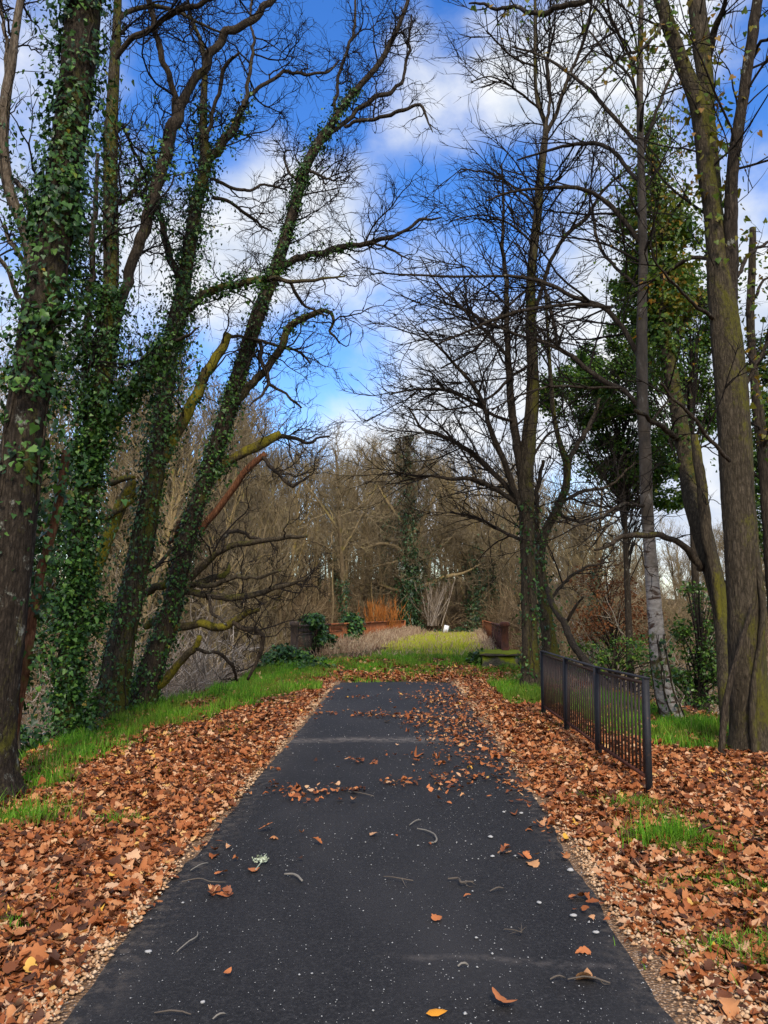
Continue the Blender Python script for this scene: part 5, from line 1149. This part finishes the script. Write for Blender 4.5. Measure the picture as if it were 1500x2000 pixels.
pebbles_geo(g, x, y, np.maximum(gz(x, y), -.015) + .022 + rng.uniform(0, .016, len(x)), rng.uniform(.005, .019, len(x)))
tag(g.build('pale_chips', M['chips']), kind='stuff')
g = Geo(); x, y = rng.uniform(XL, XR, 15000), 2.4 + 12 * rng.uniform(0, 1, 15000) ** 1.4; k = rng.uniform(0, 1, 15000) < .25 + .9 * vnoise(x, y, .6, 62) * (.5 + .5 * (x > .2)); x, y = x[k], y[k]
pebbles_geo(g, x, y, pz(x) + .002, np.exp(rng.normal(math.log(.0019), .55, len(x)))); tag(g.build('grit', M['pebble']), kind='stuff')

# things lying on the asphalt
def on_path(px, py):
    r_ = ray(px, py); k = (.03 - EYE) / r_[2]; return r_ * k + np.array([0, 0, EYE])
def one_leaf(label, px, py, size, m, tp, rot, tilt=.15, curl=.3):
    c = on_path(px, py); z = float(pz(c[0])) + .012; g = Geo()
    place(g, tp, np.array([[c[0], c[1], z]]), np.array([[rng.normal(0, tilt), rng.normal(0, tilt), 1]]), np.array([[math.cos(rot), math.sin(rot), 0]]), np.array([size]), curl)
    tag(g.build('fallen_leaf', M[m], None, True, (c[0], c[1], z)), label, 'leaf', 'fallen leaves lying singly on the asphalt')
for a in (('bright orange-yellow rounded leaf on the asphalt at the bottom of the photo', 832, 1988, .085, 'leaf_orange', OVAL, .2), ('rust-brown oak leaf on the asphalt, right of the bright orange-yellow leaf', 1008, 1975, .11, 'leaf_rust', OAK, 2.6),
          ('pale tan lobed leaf on the asphalt by the faint seam near the right edge', 1140, 1920, .11, 'leaf_tan', MAPLE, 1.2), ('curled orange leaf alone on the asphalt above the near seam', 845, 1803, .07, 'leaf_rust', MAPLE, .8),
          ('small brown leaf on the asphalt above the pale tan lobed leaf', 1124, 1858, .08, 'leaf_rust', OAK, .1), ('rust leaf on the asphalt right of the lichen-bearing twig on the left', 497, 1705, .09, 'leaf_rust', MAPLE, 1.9),
          ('rust leaf on the asphalt left of the lichen-bearing twig', 418, 1708, .08, 'leaf_rust', OAK, .4), ('brown leaf beside the left edge of the asphalt, below a row of pale grit', 505, 1623, .11, 'leaf_rust', OAK, 0),
          ('tan leaf with a yellow tip lying among pebbles on the right of the asphalt', 1050, 1690, .10, 'leaf_tan', MAPLE, 2.2), ('dark red curled leaf on the asphalt near the bottom left', 437, 1913, .05, 'leaf_rust', OVAL, 1.1),
          ('small orange leaf on the asphalt above the curled orange leaf', 905, 1757, .05, 'leaf_rust', OVAL, .5), ('brown leaf at the very right edge of the asphalt below the pebbles', 1110, 1752, .09, 'leaf_rust', OAK, .2)):
    one_leaf(*a)
def leaf_pile(label, px, py, n, rad):
    c = on_path(px, py); z = float(pz(c[0])); a = rng.normal(0, rad, (n, 2))
    th = rng.uniform(0, 6.28, n); root = thing('leaf_pile', label, 'leaf pile', (c[0], c[1], z), 'small heaps of leaves on the asphalt')
    for k in range(n):
        g = Geo(); place(g, (OAK, MAPLE)[k % 2], np.array([[c[0] + a[k, 0], c[1] + a[k, 1], z + .01 + rng.uniform(0, .018)]]), np.array([[rng.normal(0, .3), rng.normal(0, .3), 1.0]]), np.array([[math.cos(th[k]), math.sin(th[k]), 0]]), np.array([rng.uniform(.04, .072)]), .3)
        g.build('leaf', M[('leaf_rust', 'leaf_tan', 'leaf_brown')[int(rng.choice([0, 0, 1, 2, 2]))]], root)
for a in (('small heap of brown leaves on the left of the asphalt, above the twigs', 432, 1745, 9, .04), ('loose heap of tan leaves on the asphalt right of its middle, near the right edge', 1015, 1665, 9, .06), ('flat heap of leaves across the left half of the asphalt', 605, 1560, 16, .11), ('flat heap of leaves right of the middle of the asphalt', 870, 1540, 18, .12), ('small leaf heap in the middle of the asphalt farther off', 706, 1492, 10, .08)):
    leaf_pile(*a)
def stick(label, pts, m='stick', fork=None):
    q = []
    for px, py, w in pts:
        c = on_path(px, py); q.append([c[0], c[1], float(pz(c[0])) + .008 + w * .0008, .5 * w * np.linalg.norm(c - np.array([0, 0, EYE])) / FPX])
    s_ = spline(np.array(q), step=.012); s_[:, :2] += np.cumsum(rng.normal(0, .0011, (len(s_), 2)), 0); s_[:, 2] += .012 * np.sin(np.linspace(0, 3.1, len(s_))); g = Geo(); tubes(g, s_[:, :3], s_[:, 3], 6, .06, close=True)
    if fork:
        f_ = fixedN(s_); P2, R2 = grow(f_[None, :, :3], f_[None, :, 3], fork, (.3, .9), (.04, .12), (.4, .9), N=5, kink=.15, trop=(0, 0, -1), ts=.05, rk=.8, rtip=.001); P2[..., 2] = np.maximum(P2[..., 2], .03); tubes(g, P2, R2, 4)
    o = s_[0, :3]; tag(g.build('stick', M[m], None, True, o), label, 'stick', 'sticks lying on the asphalt')
for a in (('short thick grey stick on the left of the asphalt', [(556, 1712, 3.4), (572, 1717, 4), (590, 1727, 4)], 'stick_pale'), ('thin curved pale twig right of the middle of the asphalt', [(815, 1623, 2), (835, 1630, 2.5), (850, 1640, 3), (848, 1652, 3), (838, 1650, 2)], 'stick_pale'),
          ('bent brown stick like a hook in the middle of the asphalt', [(875, 1722, 2.5), (895, 1724, 3.5), (903, 1734, 4), (915, 1731, 3), (927, 1728, 2)], 'stick', 6), ('pale forked twig low on the left of the asphalt', [(345, 1862, 2), (365, 1850, 2.5), (383, 1838, 2.5), (384, 1825, 1.5)], 'stick_pale', 8),
          ('long thin grey twig level across the left of the asphalt', [(355, 1722, 2), (385, 1720, 2.2), (412, 1727, 2), (440, 1725, 1.4)], 'stick', 6), ('thin twig level across the middle of the asphalt', [(750, 1718, 1.6), (780, 1725, 2), (806, 1725, 2)], 'stick', 5),
          ('dark stick below the pale tan lobed leaf near the bottom right', [(1110, 1917, 2), (1150, 1918, 3), (1195, 1924, 3)], 'stick', 6), ('short dark stick left of the pale tan lobed leaf', [(1075, 1918, 3), (1090, 1916, 3), (1103, 1913, 2)], 'stick'),
          ('pale split stick on the faint near seam', [(895, 1895, 3), (905, 1894, 3.5), (914, 1892, 3)], 'stick_pale'), ('dark red twig at the bottom edge on the left of the asphalt', [(302, 1982, 2.2), (340, 1985, 3), (374, 1987, 2)], 'stick', 4),
          ('pale twig at the bottom edge left of the bright orange-yellow leaf', [(415, 1998, 2.5), (427, 1995, 3), (440, 1988, 2)], 'stick_pale'), ('short stick below the right-hand pebbles on the asphalt', [(957, 1745, 2), (972, 1743, 2.6), (985, 1740, 2)], 'stick'),
          ('forked fine twig in the lower middle of the asphalt', [(985, 1820, 1.5), (1005, 1825, 2), (1020, 1830, 2), (1017, 1815, 1.2)], 'stick', 8), ('thin slanting twig high on the left of the asphalt', [(680, 1550, 1.4), (705, 1556, 1.8), (730, 1560, 1.4)], 'stick', 4),
          ('short slanting twig near the middle of the asphalt', [(800, 1616, 1.8), (812, 1611, 2), (822, 1606, 1.6)], 'stick_pale'), ('pale twig lying on the leaves right of the fence', [(1415, 1500, 2), (1421, 1515, 2.6), (1424, 1530, 2)], 'stick_pale'),
          ('thin twig at the left edge of the asphalt above the long thin grey twig', [(372, 1700, 1.5), (392, 1693, 2), (408, 1686, 1.6)], 'stick_pale')):
    stick(*a)
def pebble(label, px, py, r):
    c = on_path(px, py); r *= .72; z = float(pz(c[0])) + r * .45; n1, n2 = 8, 12; g = Geo()
    th, ph = np.meshgrid(np.linspace(.05, math.pi - .05, n1), np.arange(n2) / n2 * 2 * np.pi, indexing='ij')
    rr = r * (1 + .13 * np.sin(2 * ph + px) + .1 * np.sin(3 * th + py) + .06 * np.cos(3 * ph + th * 2))
    V = np.stack([c[0] + rr * np.sin(th) * np.cos(ph) * 1.25, c[1] + rr * np.sin(th) * np.sin(ph), z + rr * np.cos(th) * .65], -1); ix = np.arange(n1 * n2).reshape(n1, n2); nx_ = np.roll(ix, -1, 1)
    g.add(V.reshape(-1, 3), np.stack([ix[:-1], ix[1:], nx_[1:], nx_[:-1]], -1).reshape(-1, 4))
    tag(g.build('pebble', M['pebble'], None, True, (c[0], c[1], z)), label, 'pebble', 'pale pebbles on the asphalt')
for a in (('white pebble low on the left of the asphalt, the largest there', 290, 1858, .016), ('white pebble near the bottom, left of the middle of the asphalt', 396, 1960, .011), ('white pebble on the asphalt beside the pale tan leaf with a yellow tip', 958, 1636, .018),
          ('small white pebble right of the bent hook-like stick', 962, 1674, .014), ('white pebble at the right edge of the asphalt, beside the brown leaf', 1114, 1698, .020), ('white pebble lowest of the loose scatter at the right of the asphalt', 1164, 1820, .016),
          ('white pebble in the middle of the loose scatter at the right of the asphalt', 1120, 1788, .018), ('white pebble topmost of the loose scatter at the right of the asphalt', 1053, 1764, .015), ('white pebble right at the leaf edge, level with the fence end post', 1018, 1588, .018),
          ('white pebble just left of the one at the leaf edge by the fence end post', 984, 1586, .014), ('white pebble near the left edge of the asphalt, level with the flat leaf heap', 537, 1533, .018), ('tiny white pebble at the bottom right, near the right edge of the asphalt', 1260, 1883, .012)):
    pebble(*a)
c = on_path(512, 1685); g = Geo(); n = 60; a = rng.normal(0, .02, (n, 2)); th = rng.uniform(0, 6.28, n)
place(g, OAK, np.c_[c[0] + a[:, 0], c[1] + a[:, 1], float(pz(c[0])) + .008 + rng.uniform(0, .025, n)], rng.normal(0, 1, (n, 3)) + np.array([0, 0, .6]), np.c_[np.cos(th), np.sin(th), .3 * np.ones(n)], rng.uniform(.012, .026, n), .3)
q = []
for px, py in ((498, 1704), (505, 1695), (512, 1686), (520, 1672)):
    p = on_path(px, py); q.append([p[0], p[1], float(pz(p[0])) + .012, .003])
s_ = spline(np.array(q), step=.012); tubes(g, s_[:, :3], s_[:, 3], 5)
tag(g.build('lichen_twig', M['lichen'], None, True, (c[0], c[1], c[2])), 'twig tufted with pale green lichen on the left of the asphalt', 'twig')
